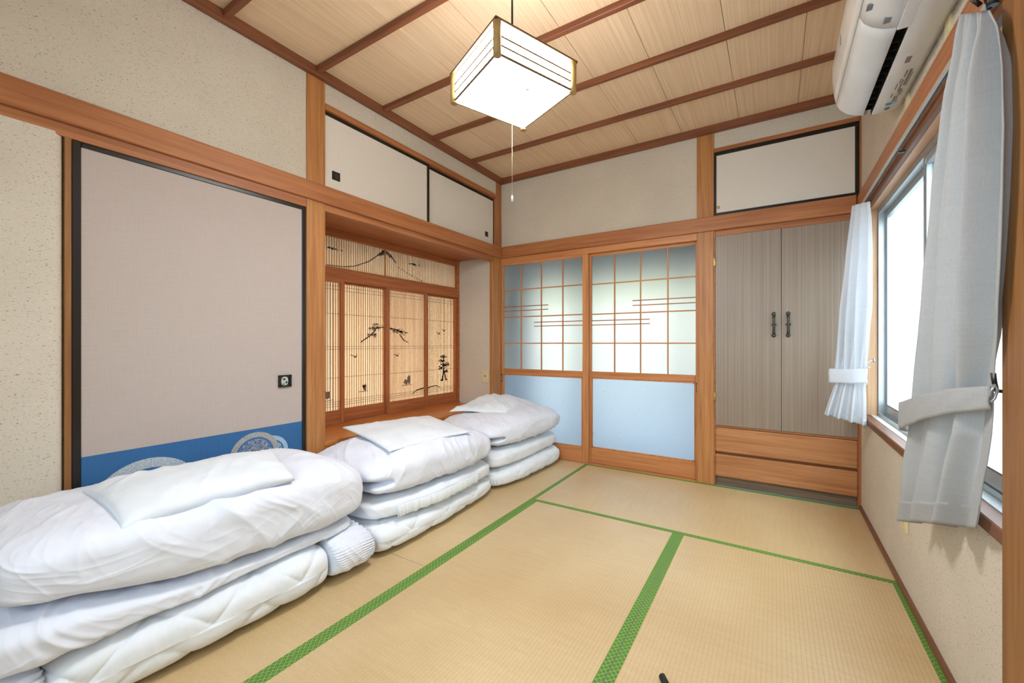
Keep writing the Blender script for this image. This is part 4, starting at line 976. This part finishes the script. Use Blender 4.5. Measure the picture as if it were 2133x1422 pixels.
# middle stack
soft('futon_mattress', SHEETW, -1.838, -.885, const(.02), [(0, .66), (.45, .655), (.8, .62), (1, .585)], const(0), [(0, .150), (.5, .135), (1, .115)],
     'quilted white mattress at the bottom of the middle stack', 'mattress', p=11, q=3.2, pz=8, nu=300, nv=260, qb=3.6, wr=(.0016, 6), fold=quilt(.25, .006, -1.9), floor=.002, seed=5)
mq = soft('folded_quilt', SHEETW, -1.838, -.905, const(.04), [(0, .600), (.4, .65), (1, .60)], [(0, .148), (.5, .133), (1, .112)], [(0, .250), (1, .235)],
     'thin white quilt with a ruffled edge under the middle duvet', 'quilt', p=9, q=2.8, qb=5, pz=6, nu=240, wr=(.005, 5.5), seed=8, rot=-.3)
def ruffle():
    n = 400; t = np.linspace(0, 1, n); y = -1.72+.60*t; zc = .178-.010*t; P = np.zeros((n, 10, 3))
    for j in range(10):
        f = j/9; rp = (.3+.7*f)*.0038*np.sin(y*420+1.2*np.sin(y*50)); P[:, j, 1] = y+.003*np.sin(y*300); P[:, j, 0] = np.interp((y+1.838)/.933, [0, .4, 1], [.600, .650, .600])+.012+.006*math.sin(f*math.pi)+rp; P[:, j, 2] = zc+.03-.052*f+.002*np.sin(y*90)
    o = link('ruffle', grid_mesh('ruffle', P), SHEETW, mq); s = o.modifiers.new('t', 'SOLIDIFY'); s.thickness = .002; return o
ruffle()
soft('duvet', SHEET, -1.838, -.905, const(.02), [(0, .600), (.25, .64), (.7, .65), (1, .61)], [(0, .246), (.5, .240), (1, .230)], [(0, .43), (.2, .47), (.6, .475), (1, .44)],
     'folded white duvet on the middle bedding stack', 'duvet', p=9, q=2.7, qb=5, pz=3.8, nu=380, nv=280, wr=(.007, 5.8), seed=12, rot=-.6, groove=[(.315, .016, .05, .12)])
pillow('pillow', [(.05, -1.625, .505), (.545, -1.70, .450), (.60, -1.14, .448), (.12, -1.02, .484)], .030, 'flat thin white pillow with a pointed corner on the middle duvet', seed=9, plump=.35, wrinkle=.003, zlow=.1)
# far stack
soft('futon_mattress', SHEETW, -.875, -.035, const(.02), [(0, .60), (.3, .655), (.8, .67), (1, .66)], const(0), [(0, .13), (.5, .150), (1, .155)],
     'quilted white mattress at the bottom of the far stack', 'mattress', p=10, q=3.2, pz=7, qb=3.6, nu=280, nv=240, wr=(.0016, 6), fold=quilt(.22, .005, -.9), floor=.002, seed=15)
soft('folded_quilt', SHEETW, -.885, -.045, const(.04), [(0, .60), (.5, .635), (1, .64)], [(0, .128), (1, .150)], [(0, .262), (1, .275)],
     'thin white quilt folded under the far duvet', 'quilt', p=9, q=2.8, qb=5, pz=5.5, wr=(.005, 5.5), seed=18)
def riseC(P, N, u, th):
    y, x = P[..., 1], P[..., 0]; top = np.clip((P[..., 2]-.33)/.1, 0, 1)
    P[..., 2] += .070*top*np.exp(-((y+.20)/.20)**2)*np.exp(-((x-.15)/.25)**2); return P
soft('duvet', SHEET, -.890, -.022, const(.02), [(0, .58), (.3, .62), (.75, .670), (1, .66)], [(0, .252), (1, .265)], [(0, .460), (.4, .485), (.8, .490), (1, .47)],
     'rolled white duvet on the far stack by the glass doors', 'duvet', p=8, q=2.6, qb=4, pz=3.2, nu=340, nv=260, wr=(.0065, 5.8), seed=22, rot=.4, groove=[(.325, .013, .06, .14)], extra=riseC)
def sagC(P, U, V):
    P[..., 2] += .020*np.exp(-((V-.15)/.3)**2)*U+.006*np.sin(U*11+V*6); return P
pillow('pillow', [(.10, -.80, .478), (.48, -.60, .472), (.40, -.24, .482), (.10, -.27, .535)], .045, 'crumpled white pillow on the far duvet', seed=14, plump=.4, wrinkle=.009, sag=sagC)
